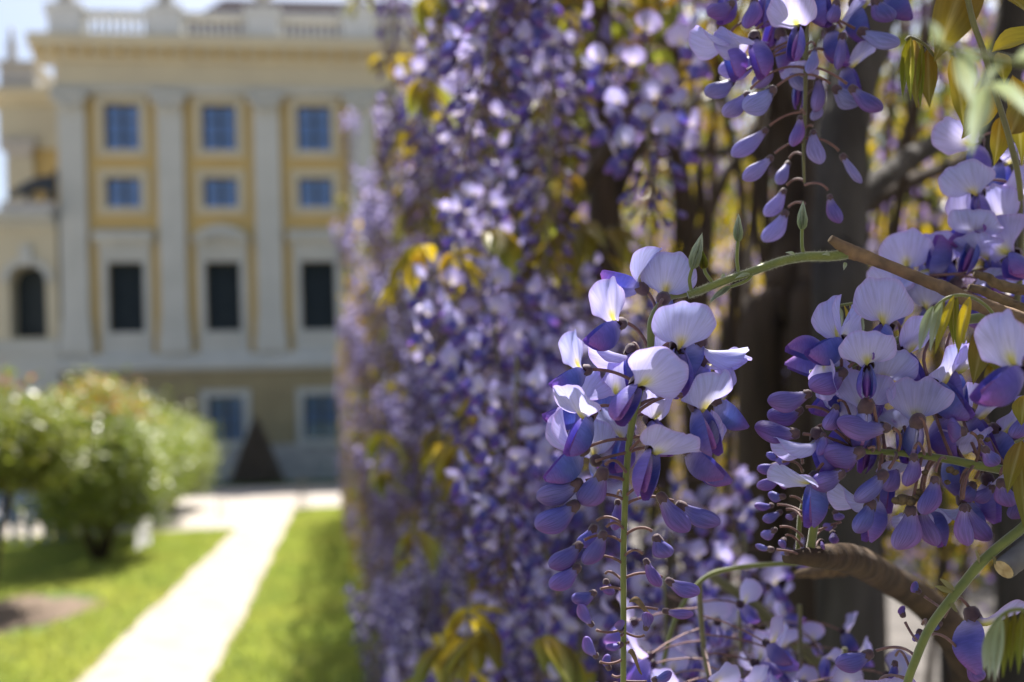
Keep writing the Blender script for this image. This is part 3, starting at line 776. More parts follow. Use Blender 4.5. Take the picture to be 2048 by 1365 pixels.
def banner_mb(n, reflex=0.0, fold=0.0, wavy=1.0, ph=0.0, notch=0.05, wide=1.0, curl=0.0):
    L_, W_ = 0.0215, 0.0118 * wide
    # profile path in the YZ plane
    K = 40; path = [(0.0015, 0.0005)]
    for k in range(K):
        q = (k + 0.5) / K
        th = math.radians(35 + 55 * sstep(0, 0.22, q) + (8 + 45 * reflex) * q * q)
        path.append((path[-1][0] + math.cos(th) * L_ / K, path[-1][1] + math.sin(th) * L_ / K))
    def at(q):
        x = min(max(q, 0), 1) * K; i = min(int(x), K - 1); f = x - i
        y = path[i][0] + (path[i + 1][0] - path[i][0]) * f; z = path[i][1] + (path[i + 1][1] - path[i][1]) * f
        ty = path[i + 1][0] - path[i][0]; tz = path[i + 1][1] - path[i][1]; l = math.hypot(ty, tz)
        return y, z, tz / l, -ty / l          # point, forward normal
    rows, cols, uvs = [], [], []
    for j in range(n):
        r_, c_, u_ = [], [], []
        for i in range(n):
            a = -1 + 2 * i / (n - 1); b = -1 + 2 * j / (n - 1)
            x = a * math.sqrt(1 - b * b / 2); y = b * math.sqrt(1 - a * a / 2)
            q = (y + 1) / 2; rad = math.hypot(x, y); ang = math.atan2(x, y)
            wid = (0.30 + 0.70 * sstep(0.0, 0.30, q)) * (1.0 + 0.06 * math.sin(q * 3.1))
            q2 = q - notch * math.exp(-(x / 0.16) ** 2) * sstep(0.75, 1, q) + 0.02 * math.sin(7 * ang + ph) * sstep(0.7, 1.0, rad)
            X = x * wid * W_
            py_, pz_, ny, nz = at(q2)
            off = -0.0030 * x * x * (0.4 + reflex) + 0.0011 * math.exp(-(x / 0.10) ** 2) * (1 - 0.5 * q)
            off += wavy * 0.0011 * rad ** 3 * math.sin(4 * ang + ph) + wavy * 0.0004 * math.sin(9 * x + 5 * q + ph)
            off += curl * 0.004 * sstep(0.7, 1.0, q) ** 2
            if fold:
                fa = fold * min(1, abs(x) * 1.2); off += abs(X) * math.sin(fa); X *= math.cos(fa)
            r_.append((X, py_ + ny * off, pz_ + nz * off))
            spot = math.exp(-(x / 0.16) ** 2) * (1 - sstep(0.16, 0.42, q)); halo = math.exp(-(x / 0.30) ** 2) * (1 - sstep(0.2, 0.68, q))
            c = mixc(PALE, PALE_B, sstep(0.5, 1, q)); c = mixc(c, LILAC, 0.55 * sstep(0.82, 1.0, rad)); c = mixc(c, WHITE, 0.85 * halo); c = mixc(c, YEL, min(1, 1.3 * spot))
            c_.append(c); u_.append((0.5 + 0.5 * x / max(0.25, 0.25 + q), q))
        rows.append(r_); cols.append(c_); uvs.append(u_)
    mb = MB(); mb.grid(rows, cols, uvs); return mb

def wing_mb(nu, nv, side, spread=1.0, droop=0.0):
    L_ = 0.0195; rows, cols, uvs = [], [], []
    for j in range(nv):
        a = j / (nv - 1); r_, c_, u_ = [], [], []
        hh = 0.0058 * max(0.16, math.sin(math.pi * min(1, (a ** 0.72) * 0.93 + 0.04))) ** 0.75
        if a > 0.97: hh *= 0.75
        for i in range(nu):
            b = -1 + 2 * i / (nu - 1)
            y = 0.001 + L_ * a
            z = -0.0018 - 0.0035 * math.sin(a * 2.0) - droop * 0.008 * a * a + hh * b + 0.0012 * a * a
            xx = side * (0.0007 + spread * 0.0036 * math.sin(math.pi * (0.08 + 0.80 * a)) * (1 - 0.72 * b * b) + spread * 0.0012 * max(0, b) * a)
            r_.append((xx, y, z))
            c = mixc(mixc((0.40, 0.36, 0.72), BLUE, sstep(0.05, 0.35, a)), VIO, sstep(0.45, 0.95, a)); c = mixc(c, PURP, 0.75 * sstep(0.0, -1.0, b) * sstep(0.3, 0.9, a))
            c = mixc(c, (0.30, 0.27, 0.72), 0.5 * sstep(0.2, 1.0, b) * (1 - a))
            c_.append(c); u_.append((i / (nu - 1), a))
        rows.append(r_); cols.append(c_); uvs.append(u_)
    mb = MB(); mb.grid(rows, cols, uvs); return mb

def keel_mb(n, nv):
    rows, cols = [], []
    for j in range(nv):
        a = j / (nv - 1); hh = 0.0048 * max(0.05, math.sin(math.pi * min(1, a * 0.9 + 0.06))) ** 0.8; th = 0.0020 * max(0.08, math.sin(math.pi * min(1, a * 0.92 + 0.05)))
        cz = -0.0028 - 0.004 * math.sin(a * 2.0) + 0.0015 * a * a
        rows.append([(th * math.cos(2 * math.pi * k / n), 0.001 + 0.0172 * a, cz + hh * math.sin(2 * math.pi * k / n)) for k in range(n)])
        cols.append([mixc((0.42, 0.38, 0.62), PURP, sstep(0.1, 0.7, a))] * n)
    mb = MB(); mb.grid(rows, cols, closed_u=True); mb.f.append(tuple(len(mb.v) - n + k for k in range(n))); return mb

def bud_mb(n, nv, bend=0.0, slim=1.0, open_=0.0, tint=0.0):
    """closed flower, unit length 1 along Y, half height 0.25"""
    rows, cols, uvs = [], [], []
    for j in range(nv):
        a = 1 - (1 - j / (nv - 1)) ** 1.6 if j > nv * 0.5 else j / (nv - 1) * (1 - 0.5 ** 1.6) / 0.5
        a = min(1, a)
        f = 0.34 + 0.66 * sstep(-0.05, 0.66, a)
        e = max(0.0, 1 - max(0, (a - 0.60) / 0.40) ** 2.3) ** 0.62
        hh = 0.275 * f * e; th = 0.15 * slim * (0.55 + 0.45 * sstep(0, .5, a)) * e
        if j == nv - 1: hh = 0.012; th = 0.006
        cz = bend * (math.sin(a * math.pi * 0.6)) * 0.10 + 0.10 * a * a - 0.06 * math.sin(a * math.pi)
        r_, c_, u_ = [], [], []
        for k in range(n):
            ph = 2 * math.pi * k / n; cs, sn = math.cos(ph), math.sin(ph)
            # lower edge is a pinched seam where the banner halves meet
            x = th * cs * (1 - 0.55 * max(0, -sn) ** 2) * (1 - 0.25 * max(0, sn) ** 4)
            z = cz + hh * (sn if sn > 0 else sn * 0.95)
            if open_ and sn < -0.3: x *= 1 + open_ * a * 2.2
            r_.append((x, a, z))
            c = mixc((0.36, 0.31, 0.58), BUDB, sstep(0.0, 0.4, a)); c = mixc(c, BUDT, 0.8 * sstep(0.5, 1.0, a)); c = mixc(c, PURP, 0.6 * max(0, -sn) ** 2)
            c = mixc(c, (0.25, 0.24, 0.68), 0.45 * max(0, sn) * sstep(0.2, 0.6, a))
            c = mixc(c, (0.40, 0.40, 0.78), tint)
            c_.append(c); u_.append((abs(2 * k / n - 1), a))
        rows.append(r_); cols.append(c_); uvs.append(u_)
    mb = MB(); mb.grid(rows, cols, uvs, closed_u=True); return mb

CALC = (0.07, 0.04, 0.065)
def calyx_mb(n, teeth=True):
    """cup along Y, reaching from -0.003 to +0.004"""
    prof = [(0.0008, -0.0030), (0.0021, -0.0026), (0.0029, -0.0012), (0.0031, 0.0004), (0.0033, 0.0014)]
    rows = [[(r * math.cos(2 * math.pi * k / n), y, r * math.sin(2 * math.pi * k / n)) for k in range(n)] for (r, y) in prof]
    if teeth:
        rows.append([(0.0033 * math.cos(2 * math.pi * k / n), 0.0014 + (0.0019 if k % 2 == 0 else 0.0002), 0.0033 * math.sin(2 * math.pi * k / n)) for k in range(n)])
    mb = MB(); mb.grid(rows, [[CALC] * n for _ in rows], closed_u=True); mb.f.append(tuple(reversed(range(n)))); return mb

HB = [banner_mb(19, 0.15, 0, 1.0, 0.3), banner_mb(19, 0.55, 0, 1.2, 2.1, 0.09), banner_mb(19, 0.05, 0.35, 0.9, 4.0, 0.03), banner_mb(19, 0.3, 0.9, 0.7, 1.2, 0.04, 0.95), banner_mb(19, 0.9, -0.3, 1.4, 5.1, 0.10, 1.08), banner_mb(19, 0.0, 0.15, 1.2, 3.3, 0.02, 1.0, 1.0)]
HB_ME = [b.mesh('banner_petal', M_banner) for b in HB]
HW_ME = [(wing_mb(9, 13, 1, s, d).mesh('wing_petal', M_wing), wing_mb(9, 13, -1, s, d).mesh('wing_petal', M_wing)) for (s, d) in ((1.0, 0.1), (1.35, 0.35), (0.85, 0.0))]
HK_ME = keel_mb(10, 11).mesh('keel_petal', M_wing)
HBUD_ME = [bud_mb(20, 18, b, s, o_, ti).mesh('bud_petal', M_bud) for (b, s, o_, ti) in ((0.3, 1.0, 0, 0), (0.8, 0.9, 0.12, 0), (-0.3, 1.05, 0, 0.1), (0.5, 1.1, 0.3, 0.25), (1.2, 0.9, 0, 0.45), (0.2, 0.8, 0.1, 0.6))]
HC_ME = calyx_mb(10).mesh('calyx', M_calyx)

def bez(a, b, c, n=7):
    return [a * (1 - t) ** 2 + b * 2 * t * (1 - t) + c * t * t for t in [k / (n - 1) for k in range(n)]]

rv = random.Random(21)
def hero_flower(root, base, F, U, s=1.0, att=None, banner=None, wing=0, keelpitch=0.0, sag=0.0):
    """open flower as a part of a raceme with its own petals; base = world position of the calyx"""
    RT = Vector(root.matrix_basis.translation)
    m = frame(F, U, base - RT, s)
    e = bpy.data.objects.new('flower', None); col_main.objects.link(e); e.parent = root; e.matrix_basis = m; e.empty_display_size = 0.005
    bi = rv.randrange(len(HB_ME)) if banner is None else banner
    j = Matrix.Rotation(rv.uniform(-0.08, 0.08), 4, 'Y') @ Matrix.Rotation(rv.uniform(-0.08, 0.08), 4, 'X')
    link('banner_petal', HB_ME[bi], e, j)
    k = Matrix.Rotation(math.radians(keelpitch), 4, 'X')
    wl, wr = HW_ME[wing % len(HW_ME)]
    link('wing_petal', wl, e, k @ Matrix.Rotation(rv.uniform(-0.12, 0.12), 4, 'Y')); link('wing_petal', wr, e, k @ Matrix.Rotation(rv.uniform(-0.12, 0.12), 4, 'Y'))
    link('keel_petal', HK_ME, e, k)
    link('calyx', HC_ME, e, Matrix.Translation((0, -0.0005, 0)))
    if att is not None:
        pedicel(e, m, base, Vector(F).normalized(), att, RT)
    return e
def pedicel(e, m, base, F, att, RT, r0=0.00075):
    p0 = base - F * 0.0030; L_ = (att - p0).length
    ctl = p0 - F * L_ * 0.35 + (att - p0) * 0.25 + Vector((0, 0, L_ * 0.05))
    pts = [p - RT for p in bez(p0, ctl, att, 8)]
    inv = m.inverted()
    mb = MB(); mb.tube([inv @ p for p in pts], [x / m.to_scale()[1] for x in (r0 * 1.15, r0, r0, r0, r0, r0, r0, r0 * 1.4)], 6)
    link('pedicel', mb.mesh('pedicel', M_pedi), e)
def hero_bud(root, base, tip, width, att=None, var=None, face=None, cs=1.0):
    """closed flower from calyx to tip, width in metres"""
    RT = Vector(root.matrix_basis.translation)
    F = tip - base; L_ = F.length; F = F / L_
    U = face
    if U is None:      # the flattened side of a closed flower mostly turns outwards, a few stand on edge
        U = F.cross(cY)
        if U.z < 0: U = -U
        U = U.normalized() + cY * rv.gauss(0, 0.45) + Vector((0, 0, 0.15))
    m = frame(F, U, base - RT, 1.0)
    e = bpy.data.objects.new('flower_bud', None); col_main.objects.link(e); e.parent = root; e.matrix_basis = m; e.empty_display_size = 0.004
    v = rv.randrange(3) if var is None else var
    k = width / 0.47
    link('bud_petal', HBUD_ME[v % len(HBUD_ME)], e, Matrix.Diagonal((k, L_, k, 1)))
    c = min(0.86, max(0.42, width / 0.0125)) * cs
    link('calyx', HC_ME, e, Matrix.Translation((0, 0.0010 * c, 0)) @ Matrix.Rotation(rv.uniform(0, 3), 4, 'Y') @ Matrix.Diagonal((c, c, c, 1)))
    if att is not None:
        pedicel(e, m, base, F, att, RT, 0.0007 * (0.7 + 0.3 * c))
    return e

def stalk(root, pts, mat=M_stem, n=10, name='stalk', bump=0.03, per=6):
    """pts: (world xyz, radius) list"""
    RT = Vector(root.matrix_basis.translation)
    q = smooth_path([tuple(p - RT) + (r,) for p, r in pts], per)
    mb = MB(); mb.tube([x[:3] for x in q], [x[3] for x in q], n, bump=bump, seed=len(q))
    return link(name, mb.mesh(name, mat), root)

def path_at_y(pp, py):
    """interpolate a pixel polyline at a given row"""
    for (a, b) in zip(pp[:-1], pp[1:]):
        if a[1] <= py <= b[1]:
            f = (py - a[1]) / (b[1] - a[1]); return a[0] + (b[0] - a[0]) * f
    return pp[0][0] if py < pp[0][1] else pp[-1][0]

# ------------------------------------------------------------------ the sharp raceme in front
D0 = 0.425
px2m = lambda d: d / FPX
AX = [(1304, 640), (1300, 700), (1278, 790), (1262, 860), (1254, 930), (1250, 1010), (1247, 1100), (1247, 1200), (1247, 1300), (1246, 1440)]
main = empty('wisteria_raceme', pix(1318, 585, D0 + 0.004))
tag(main, 'sharp violet wisteria raceme with open pale flowers above and buds below, on bright green stalk', 'raceme')
stalk(main, [(pix(1372, 588, D0 + 0.012), 0.0014), (pix(1330, 600, D0 + 0.008), 0.0014)] + [(pix(x, y, D0), 0.0017 - 0.0005 * k / 9) for k, (x, y) in enumerate(AX)], M_stem, 12)
def P1(x, y, dd=0.0): return pix(x, y, D0 + dd)
def att1(y, dd=0.0): return pix(path_at_y(AX, y), y, D0 + dd)
# (base px, dd, F(right,up,toward), U(right,up,toward), size, attach row, banner variant, wing variant, keel pitch)
FL = [
 ((1239, 648), -.004, (-0.80, -0.22, 0.55), (-0.12, 0.95, 0.05), 0.98, 705, 2, 0, 0),
 ((1354, 692), -.012, (0.05, -0.62, 0.75), (0.03, 0.95, 0.10), 1.10, 745, 0, 1, -10),
 ((1284, 578), 0.010, (-0.80, 0.55, -0.1), (0.55, 0.75, 0.2), 0.95, 660, 3, 2, 0),
 ((1326, 598), 0.006, (0.25, 0.2, -0.9), (0.15, 0.95, 0.3), 1.02, 668, 0, 0, 0),
 ((1171, 741), -.002, (-0.88, -0.15, 0.40), (-0.30, 0.93, 0.10), 0.88, 775, 2, 0, 0),
 ((1274, 768), -.020, (-0.10, -0.55, 0.80), (0.50, 0.62, -0.15), 1.10, 812, 5, 0, -10),
 ((1180, 828), -.010, (-0.55, -0.72, 0.40), (0.06, 0.97, 0.05), 1.02, 845, 0, 0, 5),
 ((1170, 818), 0.012, (-0.80, 0.0, 0.3), (-0.55, 0.75, 0.2), 0.98, 850, 4, 2, 0),
 ((1392, 812), -.010, (0.45, -0.75, 0.5), (-0.12, 0.9, 0.10), 1.08, 830, 1, 1, 0),
 ((1306, 893), -.016, (-0.08, -0.85, 0.50), (0.34, 0.62, 0.30), 1.08, 905, 0, 1, 0),
 ((1402, 682), 0.006, (0.0, -0.85, -0.2), (0.92, 0.25, 0.2), 1.00, 760, 3, 1, 0),
 ((1405, 720), 0.012, (0.3, -0.8, -0.3), (0.85, 0.35, 0.3), 0.95, 790, 5, 0, 0),
 ((1262, 702), 0.008, (-0.2, -0.85, 0.2), (-0.92, 0.25, 0.1), 0.92, 750, 3, 2, 0),
 ((1164, 900), -.004, (-0.85, -0.40, 0.2), (-0.70, 0.80, 0.1), 1.00, 880, 3, 0, 0),
 ((1192, 922), 0.006, (0.05, 0.0, -0.9), (-0.25, 0.9, 0.2), 0.92, 905, 0, 0, 0),
 ((1372, 898), 0.000, (0.85, -0.40, 0.2), (0.55, 0.5, 0.3), 0.98, 875, 3, 0, 0),
 ((1246, 800), 0.014, (-0.5, 0.1, -0.6), (-0.35, 0.9, 0.0), 1.0, 800, 1, 0, 0),
 ((1300, 840), 0.010, (0.3, -0.4, 0.5), (0.1, 0.9, 0.2), 1.0, 850, 4, 0, 0),
 ((1256, 872), 0.014, (-0.4, -0.5, 0.4), (-0.3, 0.9, 0.1), 0.95, 868, 1, 0, 0),
 ((1330, 740), 0.014, (0.4, -0.2, -0.6), (0.1, 0.9, 0.1), 1.0, 765, 0, 0, 0),
 ((1430, 800), 0.010, (0.85, -0.3, -0.2), (0.3, 0.9, 0.2), 0.95, 815, 1, 1, 0),
 ((1395, 915), 0.010, (0.75, -0.35, -0.1), (0.3, 0.8, -0.3), 0.9, 905, 2, 0, 0),
]
for (b, dd, F, U, s, ay, bv_, wv, kp) in FL:
    hero_flower(main, P1(*b, dd), sv(*F), sv(*U), s * 0.97, att1(ay), bv_, wv, kp)
z2 = lambda x, y: (1040 + x * 0.370, 860 + y * 0.370)
BD = [  # calyx, tip, width (zoom px), depth offset, attach row offset, tip depth
 ((320, 290), (95, 385), 155, -.004, -14, -.004), ((448, 225), (375, 432), 150, -.012, 10, -.006), ((300, 405), (105, 560), 135, -.004, -25, -.008),
 ((760, 355), (890, 568), 112, -.010, 5, -.006), ((860, 405), (1062, 532), 112, .004, 0, .006), ((528, 385), (528, 545), 70, .012, 0, .012),
 ((400, 525), (345, 645), 90, .006, -10, .008), ((452, 560), (372, 738), 95, -.008, -20, -.006), ((322, 622), (178, 765), 105, -.004, -12, -.008),
 ((312, 742), (188, 882), 100, -.006, -18, -.010), ((735, 582), (800, 692), 105, -.004, -8, -.006), ((680, 706), (745, 856), 70, -.008, -20, -.008),
 ((800, 815), (952, 912), 88, .002, -10, .004), ((465, 815), (472, 898), 60, .006, 6, .006), ((402, 880), (292, 942), 78, -.002, -8, -.004),
 ((388, 1055), (300, 955), 62, -.004, 18, -.006), ((780, 978), (935, 1012), 52, .000, -8, .002), ((680, 1075), (700, 985), 66, -.002, 16, -.004),
 ((545, 1085), (540, 1030), 52, -.008, 12, -.012), ((412, 1225), (342, 1125), 62, -.004, 14, -.006), ((550, 1160), (468, 1188), 44, -.004, 0, -.006),
 ((482, 1292), (448, 1222), 52, .006, 30, .008), ((722, 1352), (825, 1328), 52, -.002, 6, -.004), ((470, 1380), (400, 1400), 50, 0, 10, 0)]
for k, (c, t, w, dd, ay, td) in enumerate(BD):
    cp, tp = z2(*c), z2(*t)
    hero_bud(main, P1(*cp, dd), P1(*tp, td), w * 0.370 * px2m(D0) * 0.98, att1(cp[1] + ay * 0.37), None, cs=1.08)
# withered bracts on the stalk
for (a, b) in (((590, 930), (710, 975)), ((585, 1200), (660, 1300))):
    A, B = P1(*z2(*a), -.003), P1(*z2(*b), -.004)
    RT = Vector(main.matrix_basis.translation)
    mb = MB(); rows = []
    for j in range(8):
        q = j / 7; c = A.lerp(B, q) + Vector((0, 0, 0.002 * math.sin(q * 5))) - RT; wd = 0.0016 * math.sin(math.pi * (0.1 + 0.85 * q))
        rows.append([c + Vector((0.3, 0.4, 1)).normalized() * wd * x + Vector((0, 0.0006 * abs(x), 0)) for x in (-1, -.3, .4, 1)])
    mb.grid(rows); link('withered_bract', mb.mesh('bract', M_dead), main)

# ------------------------------------------------------------------ upper raceme hanging into the frame
D1 = 0.495
z4 = lambda x, y: (1380 + x * 0.3662, y * 0.3662)
AXT = [(1612, -120), (1612, 0), (1612, 75), (1610, 220), (1607, 311), (1609, 366)]
top = empty('wisteria_raceme', pix(1612, -120, D1)); tag(top, 'loose wisteria raceme of drooping half-open flowers hanging above the green shoot tips', 'raceme')
stalk(top, [(pix(x, y, D1), 0.0016 - 0.0002 * k) for k, (x, y) in enumerate(AXT)], M_stem2, 10)
TB = [((230, 20), (115, 112), 92, 1), ((352, 0), (340, 152), 92, 0), ((445, -10), (430, 110), 85, 0), ((370, 315), (172, 425), 122, 5), ((232, 445), (118, 552), 95, 4), ((312, 515), (218, 662), 92, 4),
      ((452, 492), (308, 625), 118, 5), ((430, 345), (388, 482), 100, 3), ((800, 15), (790, 135), 92, 1), ((1010, 0), (1062, 135), 112, 1), ((932, 172), (1132, 262), 118, 5),
      ((830, 192), (820, 385), 88, 1), ((680, 272), (680, 402), 62, 4), ((702, 432), (700, 622), 84, 3), ((792, 482), (912, 592), 105, 5), ((882, 482), (1032, 622), 100, 0), ((412, 712), (258, 882), 88, 4),
      ((442, 862), (312, 1012), 84, 4), ((535, 892), (498, 1024), 74, 4), ((512, 1042), (428, 1192), 80, 5), ((520, 1162), (425, 1332), 98, 5), ((762, 1072), (800, 1226), 68, 0),
      ((832, 852), (935, 1008), 84, 5), ((672, 722), (692, 902), 84, 5), ((602, 642), (590, 802), 68, 1), ((560, 380), (600, 500), 80, 5), ((700, 560), (690, 660), 60, 5)]
for k, (c, t, w, v) in enumerate(TB):
    cp, tp = z4(*c), z4(*t); dd = rv.uniform(-0.012, 0.014)
    ax = abs(cp[0] - 1610)
    hero_bud(top, pix(*cp, D1 + dd), pix(*tp, D1 + dd + rv.uniform(-.006, .004)), w * 0.3662 * px2m(D1), pix(path_at_y(AXT, cp[1] - 0.45 * ax), cp[1] - 0.45 * ax, D1), v)
for (b, dd, F, U, s, bv_) in [((1600, 52), -.02, (-0.4, -0.75, 0.5), (-0.05, 0.95, 0.2), 1.0, 2), ((1457, 80), -.004, (-0.05, -0.95, 0.2), (-0.8, 0.5, 0.25), 1.0, 3), ((1508, 76), -.008, (-0.05, -0.95, 0.2), (-0.85, 0.45, 0.2), 1.0, 3),
        ((1560, 70), .012, (0.1, -0.8, -0.3), (-0.3, 0.9, -.2), 1.0, 0), ((1560, 20), .016, (-0.4, -0.7, 0.2), (0.3, 0.9, 0), 1.0, 1), ((1660, 60), .014, (0.5, -0.7, 0.2), (0.3, 0.9, 0), 1.0, 0), ((1710, 10), .012, (0.4, -0.8, 0.2), (0.4, 0.8, 0.3), 1.0, 1),
        ((1690, 130), .018, (0.5, -0.8, 0.2), (0.3, 0.6, 0.5), 0.9, 0), ((1540, -20), .0, (-0.4, -0.8, 0.3), (-0.2, 0.9, 0.2), 1.0, 0), ((1640, -20), .0, (0.2, -0.8, 0.4), (0.2, 0.9, 0.2), 1.0, 2), ((1460, -25), .006, (-0.4, -0.8, 0.3), (-0.3, 0.9, 0.2), 1.0, 1), ((1780, -30), .01, (0.6, -0.7, 0.2), (0.3, 0.9, 0.2), 1.0, 0), ((1600, 150), .012, (-0.1, -0.9, 0.1), (0, 0.9, 0.3), .8, 2)]:
    hero_flower(top, pix(*b, D1 + dd), sv(*F), sv(*U), s * 1.0, pix(path_at_y(AXT, b[1] - 20), b[1] - 20, D1), bv_)

# ------------------------------------------------------------------ broad cluster of racemes beside it
D2 = 0.435
cl = empty('wisteria_raceme', pix(1990, 640, D2)); tag(cl, 'broad violet wisteria cluster with a level green stalk under the brown branch', 'raceme')
AXC = [(1714, 903), (1780, 905), (1830, 910), (1900, 920), (1960, 932), (2070, 948), (2120, 930)]
stalk(cl, [(pix(x, y, D2 - .004), 0.0012 + 0.0002 * k) for k, (x, y) in enumerate(AXC)], M_stem, 10)
AXC2 = [(1620, 745), (1690, 735), (1780, 690), (1845, 655), (1930, 640), (2000, 632)]
stalk(cl, [(pix(x, y, D2 + .006), 0.0010 + 0.0003 * k) for k, (x, y) in enumerate(AXC2)], M_stem, 10)
def attc(x, y):
    ax = AXC if y > 790 else AXC2
    best = min(ax, key=lambda p: abs(p[0] - x)); 
    for (a, b) in zip(ax[:-1], ax[1:]):
        if a[0] <= x <= b[0]:
            f = (x - a[0]) / (b[0] - a[0]); return pix(x, a[1] + (b[1] - a[1]) * f, D2 + (-.004 if y > 790 else .006))
    return pix(*best, D2 + (-.004 if y > 790 else .006))
CF = [((1777, 650), -.010, (-0.65, -0.45, 0.55), (-0.05, 0.97, 0.05), 1.08, 0), ((1690, 684), -.006, (-0.92, -0.05, 0.35), (-0.5, 0.85, 0.1), 0.98, 3), ((1657, 712), -.002, (-0.95, -0.05, 0.2), (-0.2, -0.9, 0.3), 0.92, 2),
      ((1734, 728), -.016, (-0.25, -0.55, 0.75), (0.02, 0.95, 0.05), 0.92, 5), ((1733, 812), -.016, (0.05, -0.5, -0.6), (0.0, 0.9, 0.5), 1.08, 0), ((1836, 842), -.014, (0.15, -0.35, -0.75), (0.05, 0.97, 0.2), 1.05, 4),
      ((1868, 762), -.004, (0.6, -0.55, 0.5), (-0.2, 0.9, 0.1), 1.05, 1), ((1900, 735), .000, (0.3, -0.85, 0.4), (0.1, 0.9, 0.1), 1.08, 0), ((1629, 958), -.010, (-0.32, -0.9, 0.25), (-0.55, 0.72, 0.3), 1.0, 2),
      ((1634, 870), -.004, (0.0, -0.9, 0.1), (-0.85, 0.5, 0.1), 0.98, 3), ((1700, 700), .010, (-0.5, 0.2, -0.4), (0.0, 0.9, 0.2), 1.0, 1), ((1800, 700), .012, (0.3, -0.5, 0.5), (0.2, 0.9, 0.1), 1.05, 0), ((1760, 760), .008, (-0.3, -0.6, 0.5), (0.3, 0.9, 0), 1.0, 1),
      ((1690, 770), .014, (-0.7, -0.3, 0.2), (-0.4, 0.85, 0.1), 1.0, 0), ((1660, 745), .010, (-0.6, 0.0, -0.4), (-0.2, -0.9, 0.2), 1.0, 4), ((1880, 830), .010, (0.3, -0.7, 0.4), (0.3, 0.9, 0), 1.05, 1), ((1800, 850), .014, (0.0, -0.7, 0.3), (-0.4, 0.85, 0.1), 1.05, 0),
      ((1940, 830), .012, (0.4, -0.6, 0.4), (0.1, 0.95, 0.1), 1.05, 0), ((1990, 860), .014, (0.5, -0.5, 0.4), (0.2, 0.95, 0.1), 1.0, 1), ((1745, 860), .018, (-0.3, -0.6, 0.3), (0.1, 0.9, 0.1), 1.0, 0), ((1700, 850), .016, (-0.6, -0.4, 0.2), (-0.3, 0.9, 0.1), 1.0, 1),
      ((1770, 935), .016, (0.1, -0.8, 0.2), (0.2, 0.7, 0.5), 1.0, 0), ((1745, 990), .006, (-0.3, -0.9, 0.1), (-0.85, 0.35, 0.3), 1.0, 3), ((1850, 1010), .010, (0.15, -0.95, 0.2), (-0.75, 0.3, 0.3), 0.95, 3), ((1925, 1000), .012, (0.2, -0.95, 0.2), (-0.8, 0.2, 0.3), 0.9, 3), ((1975, 960), .014, (0.3, -0.9, 0.2), (0.3, 0.5, 0.5), 0.95, 0), ((2040, 870), .010, (0.2, -0.8, 0.3), (0.2, 0.9, 0.2), 1.0, 1), ((1905, 900), .016, (0.2, -0.8, 0.3), (0.0, 0.9, 0.2), 1.05, 4)]
for (b, dd, F, U, s, bv_) in CF:
    hero_flower(cl, pix(*b, D2 + dd), sv(*F), sv(*U), s, attc(b[0] + 25, b[1] + (20 if b[1] < 800 else 0)), bv_)
CB = [((1773, 856), (1674, 852), 46, -.014), ((1722, 903), (1656, 931), 52, -.014), ((1682, 946), (1624, 980), 56, -.012), ((1768, 948), (1713, 1006), 50, -.016), ((1742, 1006), (1722, 1072), 47, -.012), ((1592, 868), (1511, 866), 50, -.004),
      ((1617, 788), (1537, 810), 40, -.004), ((1687, 744), (1632, 792), 46, -.010), ((1672, 814), (1655, 862), 32, -.010), ((1647, 868), (1645, 912), 20, -.012), ((1828, 912), (1823, 973), 33, -.018), ((1870, 958), (1862, 1032), 36, -.018),
      ((1822, 1018), (1803, 1102), 48, -.012), ((1843, 1018), (1858, 1094), 36, -.004), ((1927, 1013), (1931, 1093), 34, -.014), ((1930, 1013), (1972, 1087), 36, -.006), ((1969, 897), (1990, 935), 32, -.018), ((2002, 963), (2007, 1017), 38, -.014),
      ((1927, 864), (1894, 862), 42, -.012), ((1985, 975), (1955, 1010), 34, .004), ((2040, 990), (2030, 1040), 34, .0), ((2048, 830), (2035, 880), 36, -.01), ((1945, 970), (1930, 1005), 40, .004), ((1700, 900), (1690, 950), 36, .008), ((1790, 930), (1775, 985), 40, .008), ((1600, 820), (1545, 850), 42, .006)]
for k, (c, t, w, dd) in enumerate(CB):
    hero_bud(cl, pix(*c, D2 + dd), pix(*t, D2 + dd + rv.uniform(-.004, .004)), w * px2m(D2), attc(c[0] + 22, max(800, c[1])) if c[1] > 790 else attc(c[0] + 30, c[1]), rv.choice((0, 1, 2, 0, 1)))
# brown shrivelled knot on the stalk
for (x, y, r) in ((1805, 1000, 13), (1820, 1003, 12), (1833, 996, 10), (1792, 1002, 9), (1838, 985, 8), (1850, 945, 7), (1900, 940, 8), (1880, 985, 7), (1960, 875, 7), (1975, 880, 6), (1910, 945, 7), (1895, 965, 6), (1870, 990, 6)):
    mb = MB(); rq = np.random.default_rng(int(x)); R_ = r * px2m(D2)
    rows = [[Vector((math.sin(th) * math.cos(ph), math.sin(th) * math.sin(ph), math.cos(th) * 0.8)) * R_ * (0.8 + 0.4 * rq.random()) for ph in [k / 8 * 6.283 for k in range(8)]] for th in (0.15, 0.7, 1.3, 1.9, 2.5, 3.0)]
    mb.grid(rows, closed_u=True); link('withered_bract', mb.mesh('knot', M_dead), cl, Matrix.Translation(pix(x, y, D2 - .012) - Vector(cl.matrix_basis.translation)))

